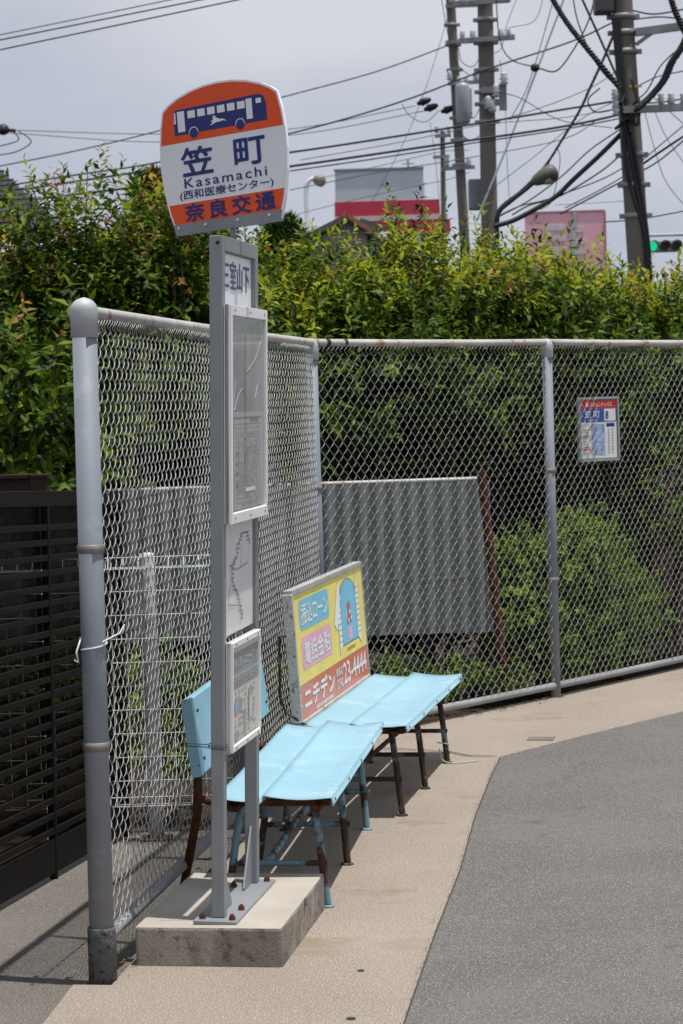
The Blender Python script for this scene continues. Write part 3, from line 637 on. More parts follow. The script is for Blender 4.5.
mb = MB(); flat(mb, [(.53*AL, .60*AH), (.565*AL, .53*AH), (.64*AL, .80*AH), (.625*AL, .94*AH), (.60*AL, .90*AH)][::1], .0030, TA); mb.build('pasted_strip', ad_white, ad)
# bracket behind the board at its near edge
mb = MB(); mb.tube([(-.055, -.03, .75), (-.085, -.03, .75), (-.09, -.02, .50), (-.07, -.02, .44), (.02, .02, .37)], .006, 8); mb.build('bracket', leg_m2, bB)
mb = MB(); mb.tube([(-.055, AL-.1, .70), (-.065, AL-.1, .35), (-.03, AL-.1, .012)], .011, 8); mb.build('back_strut', leg_m, bB)
# pale string round the far leg
q = ground(444, 763)
mb = MB(); P = [q+Vector((-.02, -.01, .07)), q+Vector((-.01, -.02, .02)), q+Vector((.03, -.03, .004)), q+Vector((.08, -.03, .005)), q+Vector((.13, .0, .004)), q+Vector((.16, .0, .006))]
mb.tube(spline(P, 5), .003, 6); mb.tube(spline([q+Vector((-.03, -.02, .10)), q+Vector((.02, -.02, .09)), q+Vector((.01, .02, .06)), q+Vector((-.02, -.02, .03))], 5), .003, 6)
tag(mb.build('string', mat('pale_string', (.42, .5, .42), .8)), 'pale green string tied round the farthest bench leg, loose end on pavement', 'string')

# ------------------------------------------------------------------ info plate on the right-hand fence
pc = at(600.5, 429, 13.27); 
pc = pc+Vector((.51, -.86, 0))*.03+Vector((-.045, 0, 0))
info = empty('bus_notice', 'small framed bus notice with red and blue header hung on the right fence mesh', 'notice', (pc.x, pc.y, pc.z-.18))
yaw = Vector((.86, .51, 0)).normalized(); nf_ = Vector((yaw.y, -yaw.x, 0))
ss = (.5*(621-580)/FPX*13.27)/(yaw.x*1.0)*1.0; hh = .178
TI = frame(nf_*.02+UP*.18, yaw, UP, nf_)
mb = MB(); mb.box((0, 0, 0), (2*ss, 2*hh, .02), .004, T=TI); bk = mb.build('case', mat('dark_grey_case', (.15, .155, .16), .5, .2), info)
mb = MB()
for a in ((0, hh, 2*ss+.01, .014), (0, -hh, 2*ss+.01, .014), (-ss, 0, .014, 2*hh-.014), (ss, 0, .014, 2*hh-.014)): mb.box((a[0], a[1], .004), (a[2], a[3], .026), .002, T=TI)
mb.build('frame', mat('grey_frame', (.30, .31, .32), .5, .2), bk)
w1, h1 = ss-.012, hh-.012
def ir(nm, x0, y0, x1, y1, m, lift=.0115):
    mb = MB(); rect(mb, x0*w1, y0*h1, x1*w1, y1*h1, lift, TI); return mb.build(nm, m, info)
ir('notice_sheet', -1, -1, 1, 1, paper, .0108); ir('red_header', -1, .72, 1, 1, mat('notice_red', (.60, .03, .035), .4)); ir('blue_header', -1, .25, 1, .72, mat('notice_blue', (.03, .09, .36), .4)); ir('stop_number_box', .30, .28, .95, .70, paper, .0122)
text('コミュニティバス', 1.25*w1, .16*h1, paper, 'header_lettering', info, .12*w1, .86*h1, .0124, TI, bold=.03)
mb = MB(); flat(mb, [((-.66+.085*math.cos(R(30*i)))*w1, (.86+.09*math.sin(R(30*i)))*h1) for i in range(12)], .0124, TI); mb.build('round_logo', paper, info)
text('笠 町', .85*w1, .24*h1, paper, 'stop_name', info, -.38*w1, .53*h1, .0124, TI, bold=.03)
text('Kasamachi', .5*w1, .08*h1, paper, 'romanised_name', info, -.38*w1, .33*h1, .0124, TI)
text('8', .16*w1, .26*h1, navy, 'stop_number', info, .45*w1, .49*h1, .0132, TI, bold=.02)
ir('route_map', -.45, -.9, .32, .18, mat('map_blue', (.30, .40, .60), .5, 0, .5, 45)); ir('small_header', .42, .08, .88, .2, navy)
ir('red_caption', -.95, -.72, -.52, -.66, sign_orange); ir('red_caption', -.95, -.27, -.52, -.24, sign_orange)
mb = MB()
for k in range(9):
    y = .0-.1*k
    for j in range(2): rect(mb, (.5+.22*j)*w1, (y-.04)*h1, (.58+.22*j)*w1, y*h1, .0122, TI)
    rect(mb, -.93*w1, (y-.03)*h1, (-.75+.2*rng.random())*w1, y*h1, .0122, TI)
mb.build('small_print', ink, info)

# ------------------------------------------------------------------ left lane: slatted fence, wire fence, brown boards
p0 = at(0, 912, 8.07); p1 = at(88, 858, 9.2); dd = (p1-p0); p0.z = lz(p0.y); dd.z = 0; dd.normalize()
SA = p0-dd*2.6; SB = p0+dd*1.75; sd = dd; sl = (SB-SA).length; SA.z = lz(8.07)+.043*2.6*dd.y
sf = empty('slatted_fence', 'dark brown horizontal slat fence along the left side of the lane', 'fence', SA, 0)
sf.rotation_euler = (0, math.atan(.043*dd.y), math.atan2(sd.y, sd.x))
smoke = bpy.data.materials.new('smoked_sheet'); smoke.use_nodes = True; sn = smoke.node_tree.nodes; b_ = sn['Principled BSDF']; b_.inputs['Base Color'].default_value = (.02, .018, .016, 1); b_.inputs['Roughness'].default_value = .3
tb = sn.new('ShaderNodeBsdfTransparent'); tb.inputs[0].default_value = (.38, .36, .34, 1); mm = sn.new('ShaderNodeMixShader'); mm.inputs[0].default_value = .18
smoke.node_tree.links.new(tb.outputs[0], mm.inputs[1]); smoke.node_tree.links.new(b_.outputs[0], mm.inputs[2]); smoke.node_tree.links.new(mm.outputs[0], sn['Material Output'].inputs[0])
bd_ = [0, 1.5, 3.27, sl]
for xa, xb in zip(bd_, bd_[1:]):
    mb = MB(); z = .185; xm_ = (xa+xb)/2; wx = xb-xa-.02
    while z < 1.40: mb.box((xm_, 0, z), (wx, .022, .024), .002); z += .058
    mb.box((xm_, 0, 1.455), (wx, .03, .060), .003); mb.box((xm_, 0, .09), (wx, .022, .13), .003); mb.build('slat_panel', brown, sf)
    mb = MB(); mb.box((xm_, .020, .79), (wx, .003, 1.29)); mb.build('smoked_sheet', smoke, sf)
for x in bd_:
    mb = MB(); mb.box((x, 0, .715), (.022, .030, 1.54), .003); mb.build('post', brown, sf)
wf = empty('white_wire_fence', 'low white welded wire fence crossing the end of the lane', 'fence', (-2.9, 9.62, lz(9.62)))
WL = 2.50
mb = MB()
zz = [.16+.100*k for k in range(11)]
for z in zz: mb.tube([(0, 0, z), (WL, 0, z)], .0026, 5)
for z, dy in ((1.16, 0), (1.205, -.04), (1.16, -.075), (.16, -.05), (.20, -.06)): mb.tube([(0, dy, z), (WL, dy, z)], .003, 5)
x = .03
while x < WL:
    mb.tube([(x, -.075, 1.16), (x, -.04, 1.205), (x, 0, 1.16), (x, 0, .16), (x, -.05, .16), (x, -.06, .20)], .0022, 5); x += .063
mb.build('wire_panel', white_wire, wf)
for x in (.32, at(152, 700, 9.66).x+2.9):
    mb = MB(); mb.lathe([(.032, 0), (.032, 1.20), (.028, 1.215), (.002, 1.22)], (x, .045, 0), 18); q_ = mb.build('post', ply, wf)
    mb = MB(); mb.box((x, .045, .006), (.13, .12, .012), .002); mb.build('foot_plate', rust_m, q_)
bf = empty('brown_board_fence', 'solid brown board fence behind the slatted fence top', 'fence', (-3.45, 10.15, -.03))
for k, (x0, x1) in enumerate(((0, 1.05), (1.13, 2.09))):
    mb = MB()
    for z in (1.375,): mb.box(((x0+x1)/2, 0, z), (x1-x0, .04, .11), .004)
    mb.box(((x0+x1)/2, -.01, 1.437), (x1-x0, .07, .018), .003)
    mb.build('board_panel', brown2, bf)
for x in (0, 1.09, 2.12):
    mb = MB(); mb.box((x, 0, .715), (.075, .075, 1.43), .004); mb.box((x, 0, 1.437), (.09, .09, .015), .003); mb.build('post', brown2, bf)

# corrugated sheet with leaning rusty pole
cs = empty('corrugated_sheet', 'weathered grey corrugated metal sheeting standing behind the fence corner', 'metal sheeting', (-3.0, 13.2, 0))
c1 = at(490, 500, 13.2).x+3.0
mb = MB(); nx = int(c1/.0095); vs = []; fs = []
for i in range(nx+1):
    x = c1*i/nx; y = .012*max(-.7, min(.7, math.sin(x*2*math.pi/.095)))/.7+.004*math.sin(x*1.7)
    for z in (.34, .80, 1.215): vs += [(x, y, z+(.0 if z != .34 else .0))]
for i in range(nx):
    for k in range(2): a = i*3+k; fs.append((a, a+3, a+4, a+1))
mb.add(vs, fs, True); cso = mb.build('sheet', zinc_sheet, cs)
so = cso.modifiers.new('t', 'SOLIDIFY'); so.thickness = .002; so.use_rim = False
mb = MB(); mb.tube([(0, .022, 1.212), (c1-.02, .022, 1.222)], .014, 8); mb.build('top_bar', rail_m, cs)
mb = MB(); mb.box((c1/2, -.014, .66), (c1, .003, .004)); mb.build('seam_batten', steel_d, cs)
for x in (.6, 1.9, 2.75): mb = MB(); mb.box((x, .05, .63), (.05, .05, 1.26), .003); mb.build('post', steel_d, cs)
rp_t = at(481, 471, 13.1); rp_b = at(505, 690, 13.1); rp_b.z = -.03
mb = MB(); mb.tube([rp_b, rp_b.lerp(rp_t, .5)+Vector((.006, 0, 0)), rp_t], .027, 12)
tag(mb.build('rusty_pole', rust_m), 'brown rusty steel pole leaning beside the corrugated sheeting', 'pole')
lw = at(668, 640, 15.6)
mb = MB(); mb.box((3.2, 15.9, .30), (2.6, .14, .62), .01)
tag(mb.build('low_wall', mat('brown_block_wall', (.17, .13, .115), .9, 0, .15, 4, bump=.3)), 'low brownish block wall behind the right end of the fence', 'wall')

# ------------------------------------------------------------------ vegetation
def leaves_mesh(name, P, Dr, Up_, Ln, Wd, mi, mats, parent):
    n = len(P); Sd = np.cross(Dr, Up_); Sd /= np.linalg.norm(Sd, axis=1)[:, None]+1e-9; Nn = np.cross(Sd, Dr)
    Ln = Ln[:, None]; Wd = Wd[:, None]
    a = P; b = P+Dr*Ln*.42+Sd*Wd*.5+Nn*Wd*.12; c = P+Dr*Ln*.42-Sd*Wd*.5+Nn*Wd*.12; m_ = P+Dr*Ln*.5-Nn*Wd*.05; t = P+Dr*Ln*.97-Nn*Ln*.16
    V = np.stack([a, b, t, c, m_], 1).reshape(-1, 3); k = np.arange(n)[:, None]*5
    F = np.concatenate([k+np.array([[0, 4, 1]]), k+np.array([[1, 4, 2]]), k+np.array([[0, 3, 4]]), k+np.array([[3, 2, 4]])], 1).reshape(-1, 3)
    me = bpy.data.meshes.new(name); me.vertices.add(len(V)); me.vertices.foreach_set('co', V.reshape(-1).astype(np.float32))
    me.loops.add(F.size); me.loops.foreach_set('vertex_index', F.reshape(-1)); me.polygons.add(len(F)); me.polygons.foreach_set('loop_start', np.arange(len(F))*3)
    me.polygons.foreach_set('material_index', np.repeat(mi, 4)); me.update(calc_edges=True)
    for m in mats: me.materials.append(m)
    o = bpy.data.objects.new(name, me); COL.objects.link(o); o.parent = parent; return o
def unit(a): return a/(np.linalg.norm(a, axis=-1, keepdims=True)+1e-9)
def shrub(label, cat, x, y, rx, ry, zb, zt, ns, ll=.085, spires=10, sph=.5, young=.35, name='shrub', mats=(LEAF, YOUNG, REDL), red=.12, wr=.37, shape=2.6, nl=13, group=None, sl_=.34, lean=.55):
    root = empty(name, label, cat, (x, y, 0), group=group)
    h = zt-zb; d = rng.normal(size=(ns, 3)); d = unit(d); rr = rng.random(ns)**.33; rr = .35+.65*rr
    p = d*rr[:, None]; q = (np.abs(p)**shape).sum(1)**(1/shape); s2 = np.linalg.norm(p, axis=1)/np.maximum(q, 1e-6)  # push to superellipsoid
    p = p*np.clip(s2, 1, 1.5)[:, None]
    lump = 1+.16*np.sin(p[:, 0]*5+x*3)*np.sin(p[:, 2]*6+y)+.10*np.sin(p[:, 0]*11+p[:, 1]*7+x)
    p = p*lump[:, None]; p[:, 2] += np.where(p[:, 2] > 0, .19*np.sin(p[:, 0]*6+x*5)+.08*np.sin(p[:, 0]*13+y), 0)
    nc = max(8, ns//11); cid = rng.integers(0, nc, ns); clump = rng.random(ns) < .82
    p = np.where(clump[:, None], p[cid]+rng.normal(size=(ns, 3))*np.array([.16, .16, .13]), p)
    base = np.stack([p[:, 0]*rx, p[:, 1]*ry, zb+h/2+p[:, 2]*h/2], 1)
    dr = unit(unit(p)*.75+np.array([0, 0, lean])+rng.normal(size=(ns, 3))*.35)
    ln = sl_*(.6+.7*rng.random(ns)); isy = ((base[:, 2] > zb+h*.74) & (rng.random(ns) < young)) | ((rng.random(ns) < young*.12) & (base[:, 2] > zb+h*.5))
    # spires
    if spires:
        sb = np.stack([(rng.random(spires)*2-1)*rx*.95, (rng.random(spires)*2-1)*ry*.7, np.full(spires, zt-.12)-.12*rng.random(spires)], 1)
        sdv = unit(np.stack([rng.normal(size=spires)*.13, rng.normal(size=spires)*.13, np.ones(spires)], 1)); sln = sph*(.35+.75*rng.random(spires))
        base = np.concatenate([base, sb]); dr = np.concatenate([dr, sdv]); ln = np.concatenate([ln, sln]); isy = np.concatenate([isy, rng.random(spires) < max(young, .6)])
    n = len(base); NL = np.where(np.arange(n) < ns, nl, np.maximum(14, (ln/.032).astype(int)))
    sid = np.repeat(np.arange(n), NL); kk = np.concatenate([np.arange(c) for c in NL]); fr = (kk+1)/NL[sid]
    fr = np.where(sid < ns, .25+.75*fr, .08+.92*fr)
    D = dr[sid]; B = base[sid]; ax = unit(np.cross(D, np.array([.3, .2, 1.])+rng.normal(size=3)*.1)); bx = np.cross(D, ax)
    ang = kk*2.4+sid*1.3; rad = ax*np.cos(ang)[:, None]+bx*np.sin(ang)[:, None]
    spread = (1.05-.55*fr**2)[:, None]
    ld_ = unit(D*(1.25-spread)+rad*spread+rng.normal(size=(len(sid), 3))*.18-np.array([0, 0, .10]))
    P = B+D*(ln[sid]*fr)[:, None]; P[:, 2] -= 0
    upv = unit(D*.8+np.array([0, 0, .6])+rng.normal(size=(len(sid), 3))*.3)
    L2 = ll*(.65+.6*rng.random(len(sid)))*(1-.35*fr**3)
    tip = fr > .55; r_ = rng.random(len(sid)); mi = np.zeros(len(sid), int); mi[isy[sid] & tip & (r_ < .85)] = 1; mi[isy[sid] & tip & (rng.random(n)[sid] < red)] = 2
    keep = P[:, 2] > .02
    P, ld_, upv, L2, mi = P[keep], ld_[keep], upv[keep], L2[keep], mi[keep]
    leaves_mesh('foliage', P, ld_, upv, L2, L2*wr, mi, mats, root)
    mb = MB()
    for i in range(4):
        a = rng.normal(size=2)*rx*.15; e = (rng.random(2)*2-1)*np.array([rx, ry])*.7
        mb.tube([(a[0], a[1], -.03), (a[0]*.6+e[0]*.4, a[1]*.6+e[1]*.4, zt*.45), (e[0], e[1], zt*.85)], [.028, .018, .007], 7)
    if spires:
        for i in range(spires):
            b_ = sb[i]; mb.tube([b_-np.array([0, 0, .3]), b_+sdv[i]*sln[i]*.5, b_+sdv[i]*sln[i]*.97], [.006, .004, .002], 5)
    mb.build('stem', bark, root); return root
HG = 'overgrown hedge shrubs behind the fences'
H = [ # px centre, Y, half-width m, half depth, top px, shoots, spires, label
 (22, 13.9, .52, .55, 268, 560, 5, 'hedge shrub with bronze tips at the far left edge, below the dark tiled roof'),
 (108, 13.9, .50, .55, 243, 620, 12, 'tallest hedge shrub, its long shoots reaching the wires left of the sign plate'),
 (182, 14.2, .50, .55, 240, 560, 4, 'hedge shrub with orange tips directly behind the bus stop name plate'),
 (268, 14.1, .46, .55, 284, 520, 1, 'green hedge shrub right of the sign frame, above the fence corner'),
 (340, 14.3, .48, .55, 326, 520, 2, 'hedge shrub in front of the grey gabled house'),
 (415, 14.5, .48, .55, 286, 560, 3, 'hedge shrub standing below the two slim utility poles'),
 (492, 15.1, .50, .6, 274, 560, 2, 'yellow green hedge shrub below the hanging street lamp'),
 (568, 15.4, .52, .6, 304, 560, 4, 'hedge shrub with upright pale tips in front of the pink billboard'),
 (648, 15.7, .56, .6, 312, 560, 2, 'hedge shrub below the traffic light at the right edge'),
 (735, 15.9, .60, .6, 294, 400, 2, 'hedge shrub beyond the right edge of the low brown wall')]
for (px, Y, rx, ry, tp, ns, spn, lab) in H:
    c = at(px, tp, Y); shrub(lab, 'shrub', c.x, Y, rx, ry, 1.45, c.z, int(ns*1.3), .086, spn+2, .62 if px < 230 else .58, .72 if px > 230 else .42, group=HG, red=.42 if px < 230 else .10, nl=14)
# lower undergrowth, inner row closing the hedge, canopy shade put into its leaf colour
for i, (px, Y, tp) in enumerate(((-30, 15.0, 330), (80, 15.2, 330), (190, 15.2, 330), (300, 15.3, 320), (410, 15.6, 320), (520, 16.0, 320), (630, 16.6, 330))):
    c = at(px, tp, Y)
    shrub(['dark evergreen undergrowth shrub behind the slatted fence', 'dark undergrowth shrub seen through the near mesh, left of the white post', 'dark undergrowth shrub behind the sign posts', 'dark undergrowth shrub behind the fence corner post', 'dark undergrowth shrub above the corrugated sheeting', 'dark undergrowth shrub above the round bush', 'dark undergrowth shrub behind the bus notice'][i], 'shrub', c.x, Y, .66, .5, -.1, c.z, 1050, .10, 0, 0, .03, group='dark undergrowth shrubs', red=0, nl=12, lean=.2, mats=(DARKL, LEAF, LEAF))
# pale clumps and foreground leaves
c = at(250, 312, 13.2); shrub('bright yellow green shoot cluster just right of the sign post', 'shrub', c.x, 13.3, .17, .2, c.z-.75, c.z+.12, 60, .105, 2, .2, 1.0, red=0)
c = at(35, 360, 12.2); shrub('glossy large leaved laurel beside the big fence end post', 'shrub', c.x, 12.4, .34, .30, 1.25, c.z+.12, 200, .125, 2, .3, .15, red=.3, wr=.36)
# round light green bush
BG = 'low round bushes behind the right fence'
c = at(568, 536, 14.2); shrub('round light green clipped bush behind the middle fence post', 'bush', c.x-.03, 14.15, .45, .36, -.1, c.z, 4600, .038, 0, 0, .45, name='bush', mats=(BUSHL, BUSHL, BUSHL), wr=.55, nl=12, sl_=.085, shape=2.3)
for (px, Y, tp, rx, lab) in ((395, 12.9, 689, .28, 'low weedy plants under the corrugated sheeting'), (455, 13.0, 684, .26, 'low weedy plants at the foot of the leaning rusty pole'), (520, 13.6, 694, .28, 'low leafy plants left of the middle fence post'), (600, 14.1, 684, .32, 'low leafy plants right of the middle fence post'), (330, 12.8, 694, .28, 'low weedy plants behind the fence corner')):
    c = at(px, tp, Y); shrub(lab, 'plants', c.x, Y, rx, .2, -.15, c.z, 170, .055, 0, 0, .4, name='undergrowth', mats=(LEAF, BUSHL, BUSHL), wr=.42, nl=11, sl_=.2, red=0)
for (px, Y, tp, rx, lab) in ((110, 10.2, 690, .30, 'leafy weeds behind the white wire fence, left of its post'), (185, 10.6, 680, .32, 'leafy weeds behind the white wire fence, right of its post'), (30, 10.3, 660, .32, 'leafy weeds behind the wire fence and slatted fence')):
    c = at(px, tp, Y); shrub(lab, 'plants', c.x, Y, rx, .25, -.15, c.z, 200, .06, 0, 0, .3, name='undergrowth', mats=(LEAF, BUSHL, BUSHL), wr=.42, nl=11, sl_=.22, red=0)
# right-hand loose branches seen through mesh
c = at(655, 430, 15.0); shrub('grey green loose branches hanging behind the bus notice', 'shrub', c.x, 15.0, .40, .3, .75, c.z+.1, 200, .075, 0, 0, .2, mats=(LEAF, BUSHL, BUSHL), red=0)

def conifer(label, px, tp, Y, rad, zb):
    c = at(px, tp, Y); root = empty('conifer', label, 'tree', (c.x, Y, 0), group='conifers behind the hedge')
    mb = MB(); mb.tube([(0, 0, -.03), (.02, 0, c.z*.5), (0, 0, c.z-.1)], [.09, .06, .012], 8); mb.build('trunk', bark, root)
    P = []; D = []
    nb = 420
    for i in range(nb):
        t = rng.random()**.8; z = zb+(c.z-zb-.05)*t; a = rng.random()*6.28; R_ = rad*(1-t)**.7*(.5+.6*rng.random())+.04
        d0 = np.array([math.cos(a), math.sin(a), .9+.6*t]); d0 /= np.linalg.norm(d0); b = np.array([math.cos(a)*R_*.35, math.sin(a)*R_*.35, z-.2])
        m = 34; s = rng.random(m)[:, None]; P.append(b+d0*s*R_*1.0); D.append(unit(d0+rng.normal(size=(m, 3))*.35))
    P = np.concatenate(P); D = np.concatenate(D); n = len(P); Up = unit(rng.normal(size=(n, 3))); Ln = .10+.05*rng.random(n)
    leaves_mesh('foliage', P, D, Up, Ln, Ln*.10, np.zeros(n, int), [NEEDLE], root)
conifer('feathery dark green conifer just left of the sign plate', 152, 150, 17.5, .62, 1.4)
conifer('feathery conifer crown peeping out at the lower right of the sign plate', 281, 196, 18.5, .50, 1.4)
conifer('feathery conifer hidden mostly behind the sign plate', 205, 178, 18.5, .6, 1.4)

# ------------------------------------------------------------------ background houses
def quadbox(mb, x0, x1, y0, y1, z0, z1, bev=0): mb.box(((x0+x1)/2, (y0+y1)/2, (z0+z1)/2), (x1-x0, y1-y0, z1-z0), bev)
a = at(0, 174, 30); b_ = at(72, 232, 30)
hs = empty('tiled_house', 'house with dark tiled roof at the far left edge behind the hedge', 'house', (a.x, 30, 0))
sl2 = (b_.z-a.z)/(b_.x-a.x); xr = b_.x-a.x
def gable(mb, xl, xm, xr_, ze, zm, y0, y1, t):
    for (xa, za, xb, zb2) in ((xl, ze[0], xm, zm), (xm, zm, xr_, ze[1])):
        mb.add([(xa, y0, za), (xb, y0, zb2), (xb, y1, zb2), (xa, y1, za), (xa, y0, za-t), (xb, y0, zb2-t), (xb, y1, zb2-t), (xa, y1, za-t)], [(0, 1, 2, 3), (7, 6, 5, 4), (0, 4, 5, 1), (2, 6, 7, 3), (1, 5, 6, 2), (0, 3, 7, 4)])
# side-on roof: ridge runs left-right above, slope faces camera
mb = MB(); zr = a.z+.35; xm = -.35
vs = [(-6, 1.6, zr), (xm, 1.6, zr), (xr, -1.2, b_.z+.0), (-6, -1.2, b_.z-.35), (-6, 1.6, zr-.14), (xm, 1.6, zr-.14), (xr, -1.2, b_.z-.14), (-6, -1.2, b_.z-.49)]
mb.add(vs, [(0, 3, 2, 1), (4, 5, 6, 7), (3, 7, 6, 2), (2, 6, 5, 1), (0, 4, 7, 3), (1, 5, 4, 0)]); rf = mb.build('roof', tile_m, hs)
mb = MB()
for k in range(14):
    t = k/14; ya = 1.6-2.8*t; xe = xm+(xr-xm)*t; za = zr+(b_.z-zr)*t
    zl = zr+(b_.z-.35-zr)*t
    mb.tube([(-6, ya-.02, zl+.03), (xe, ya-.02, za+.03)], .018, 6)
mb.build('tile_course', tile_m, rf)
mb = MB(); quadbox(mb, -6, xr-.25, -.9, 4, 0, b_.z-.30); mb.build('wall', wall_w, hs)
mb = MB(); quadbox(mb, .25, .75, -.93, -.88, b_.z-1.1, b_.z-.55); wn = mb.build('window', glass_m, hs)
# central grey house
Y = 45; L0 = at(307, 234, Y); A0_ = at(345, 215, Y); R0 = at(372, 228, Y); A1 = at(362, 213, Y); R1 = at(408, 232, Y)
hs = empty('gabled_house', 'grey house with low gabled roofs in front of the crimson banded store', 'house', (A0_.x, Y, 0))
ox = A0_.x
mb = MB(); gable(mb, L0.x-ox-.25, 0, R0.x-ox, (L0.z-.12, R0.z-.05), A0_.z, -.2, 6, .12); rf = mb.build('roof', tile_g, hs)
mb = MB(); gable(mb, A0_.x-ox+.05, .06, R0.x-ox+.03, (A0_.z-.02, R0.z-.06), A0_.z-.0, -.32, -.205, .10); mb.build('verge_tiles', tile_o, rf)
mb = MB(); gable(mb, A0_.x-ox+.2, A1.x-ox, R1.x-ox+.2, (A0_.z-.1, R1.z-.05), A1.z, 1.2, 8, .12); mb.build('roof', tile_g, hs)
mb = MB(); z0 = L0.z-.2; mb.add([(L0.x-ox, 0, 0), (R0.x-ox-.1, 0, 0), (R0.x-ox-.1, 0, R0.z-.12), (0, 0, A0_.z-.1), (L0.x-ox, 0, z0), (L0.x-ox, 6, 0), (R0.x-ox-.1, 6, 0), (R0.x-ox-.1, 6, R0.z-.12), (0, 6, A0_.z-.1), (L0.x-ox, 6, z0)], [(0, 1, 2, 3, 4), (9, 8, 7, 6, 5), (0, 4, 9, 5), (1, 6, 7, 2)]); mb.build('wall', wall_g, hs)
mb = MB(); mb.add([(.2, 1.4, 0), (R1.x-ox, 1.4, 0), (R1.x-ox, 1.4, R1.z-.12), (A1.x-ox, 1.4, A1.z-.12), (.2, 1.4, A0_.z-.3), (.2, 7.5, 0), (R1.x-ox, 7.5, 0), (R1.x-ox, 7.5, R1.z-.12), (A1.x-ox, 7.5, A1.z-.12), (.2, 7.5, A0_.z-.3)], [(0, 1, 2, 3, 4), (9, 8, 7, 6, 5), (0, 4, 9, 5), (1, 6, 7, 2)]); mb.build('wall', wall_g, hs)
wq = at(382, 238, Y+1.4)-Vector((ox, Y, 0)); mb = MB(); mb.box((wq.x, 1.38, wq.z-.2), (.45, .05, .6)); mb.build('window', glass_m, hs)
vq = at(384, 237, Y+1.3)-Vector((ox, Y, 0)); mb = MB(); mb.lathe([(.09, -.08), (.13, 0), (.09, .09), (.02, .12)], (vq.x, 1.25, vq.z), 12); mb.build('vent', white_al, hs)
# pale shed left of it
q = at(298, 226, 50); s_ = empty('pale_shed', 'pale low building peeking out beside the white street lamp', 'building', (q.x, 50, 0))
mb = MB(); quadbox(mb, -.9, .5, 0, 5, 0, q.z-.1); mb.build('wall', wall_w, s_); mb = MB(); mb.bar((-1.1, -.1, q.z+.12), (.65, -.1, q.z-.22), .3, .06); mb.build('roof', wall_w, s_)
# store
Y = 90; sA = at(335, 176, Y); sB = at(423, 169, Y); sC = at(438, 180, Y+14)
st = empty('store_building', 'pale blue store tower with a crimson band, rising over the grey house', 'store', (sA.x, Y, 0))
W_ = sB.x-sA.x; Z_ = sB.z
mb = MB(); mb.add([(0, 0, 0), (W_, 0, 0), (W_+.55, 12, 0), (0, 12, 0), (0, 0, Z_), (W_, 0, Z_), (W_+.55, 12, Z_), (0, 12, Z_)], [(0, 1, 5, 4), (1, 2, 6, 5), (2, 3, 7, 6), (3, 0, 4, 7), (4, 5, 6, 7)]); mb.build('wall', store_b, st)
zc = at(380, 201, Y).z; zd = at(380, 216, Y).z; ze = at(380, 221, Y).z; zf = at(380, 234, Y).z
mb = MB(); quadbox(mb, -.05, W_+.6, -.06, 12.05, zd, zc); quadbox(mb, .05, W_+1.0, -.06, 12.05, zf, ze); mb.build('crimson_band', crimson, st)
mb = MB(); quadbox(mb, -.05, W_+.9, -.09, 12.05, ze, zd); mb.build('white_band', wall_w, st)
mb = MB(); quadbox(mb, -.04, W_+.03, -.05, .05, Z_, Z_+.09); mb.build('parapet_cap', steel_d, st)
aq = at(408, 160, Y+3)-Vector((sA.x, Y, 0)); mb = MB(); mb.tube([(aq.x, 3, Z_-.1), (aq.x, 3, aq.z)], .05, 6); mb.box((aq.x, 3, aq.z-.15), (.5, .05, .05)); mb.build('aerial', steel_d, st)
# billboard
Y = 60; pA = at(525, 214, Y); pB = at(605, 262, Y); pw_ = pB.x-pA.x; zt_ = pA.z; zb_ = pB.z-.6
bb = empty('billboard', 'pink roadside billboard with faded white lettering beyond the hedge', 'billboard', (pA.x, Y, 0))
mb = MB(); quadbox(mb, 0, pw_, 0, .15, zb_, zt_); bp_ = mb.build('panel', pink_bd, bb)
mb = MB(); quadbox(mb, -.03, pw_+.03, -.02, .17, zt_, zt_+.05); quadbox(mb, pw_, pw_+.05, -.02, .17, zb_, zt_); mb.build('frame', mat('pink_frame', (.5, .2, .22), .6), bb)
for x in (.3, pw_-.3): mb = MB(); mb.tube([(x, .1, 0), (x, .1, zb_)], .07, 8); mb.build('post', steel_d, bb)
mb = MB()
def br_(x0, y0, x1, y1): quadbox(mb, pw_*x0, pw_*x1, -.02, -.005, zt_-(zt_-zb_)*y1, zt_-(zt_-zb_)*y0)
for r_ in ((.26, .16, .50, .24), (.28, .32, .50, .39), (.24, .48, .52, .56), (.28, .26, .33, .60), (.55, .14, .61, .60), (.63, .20, .74, .27), (.63, .36, .76, .43), (.63, .50, .78, .57)): br_(*r_)
mb.build('lettering', mat('board_white', (.62, .60, .62), .6), bp_)
mb = MB(); mb.bar((pw_*.58, -.03, zb_), (pw_*.63, -.03, zt_), .01, .10); mb.build('pale_stripe', mat('stripe', (.45, .47, .52), .6), bp_)

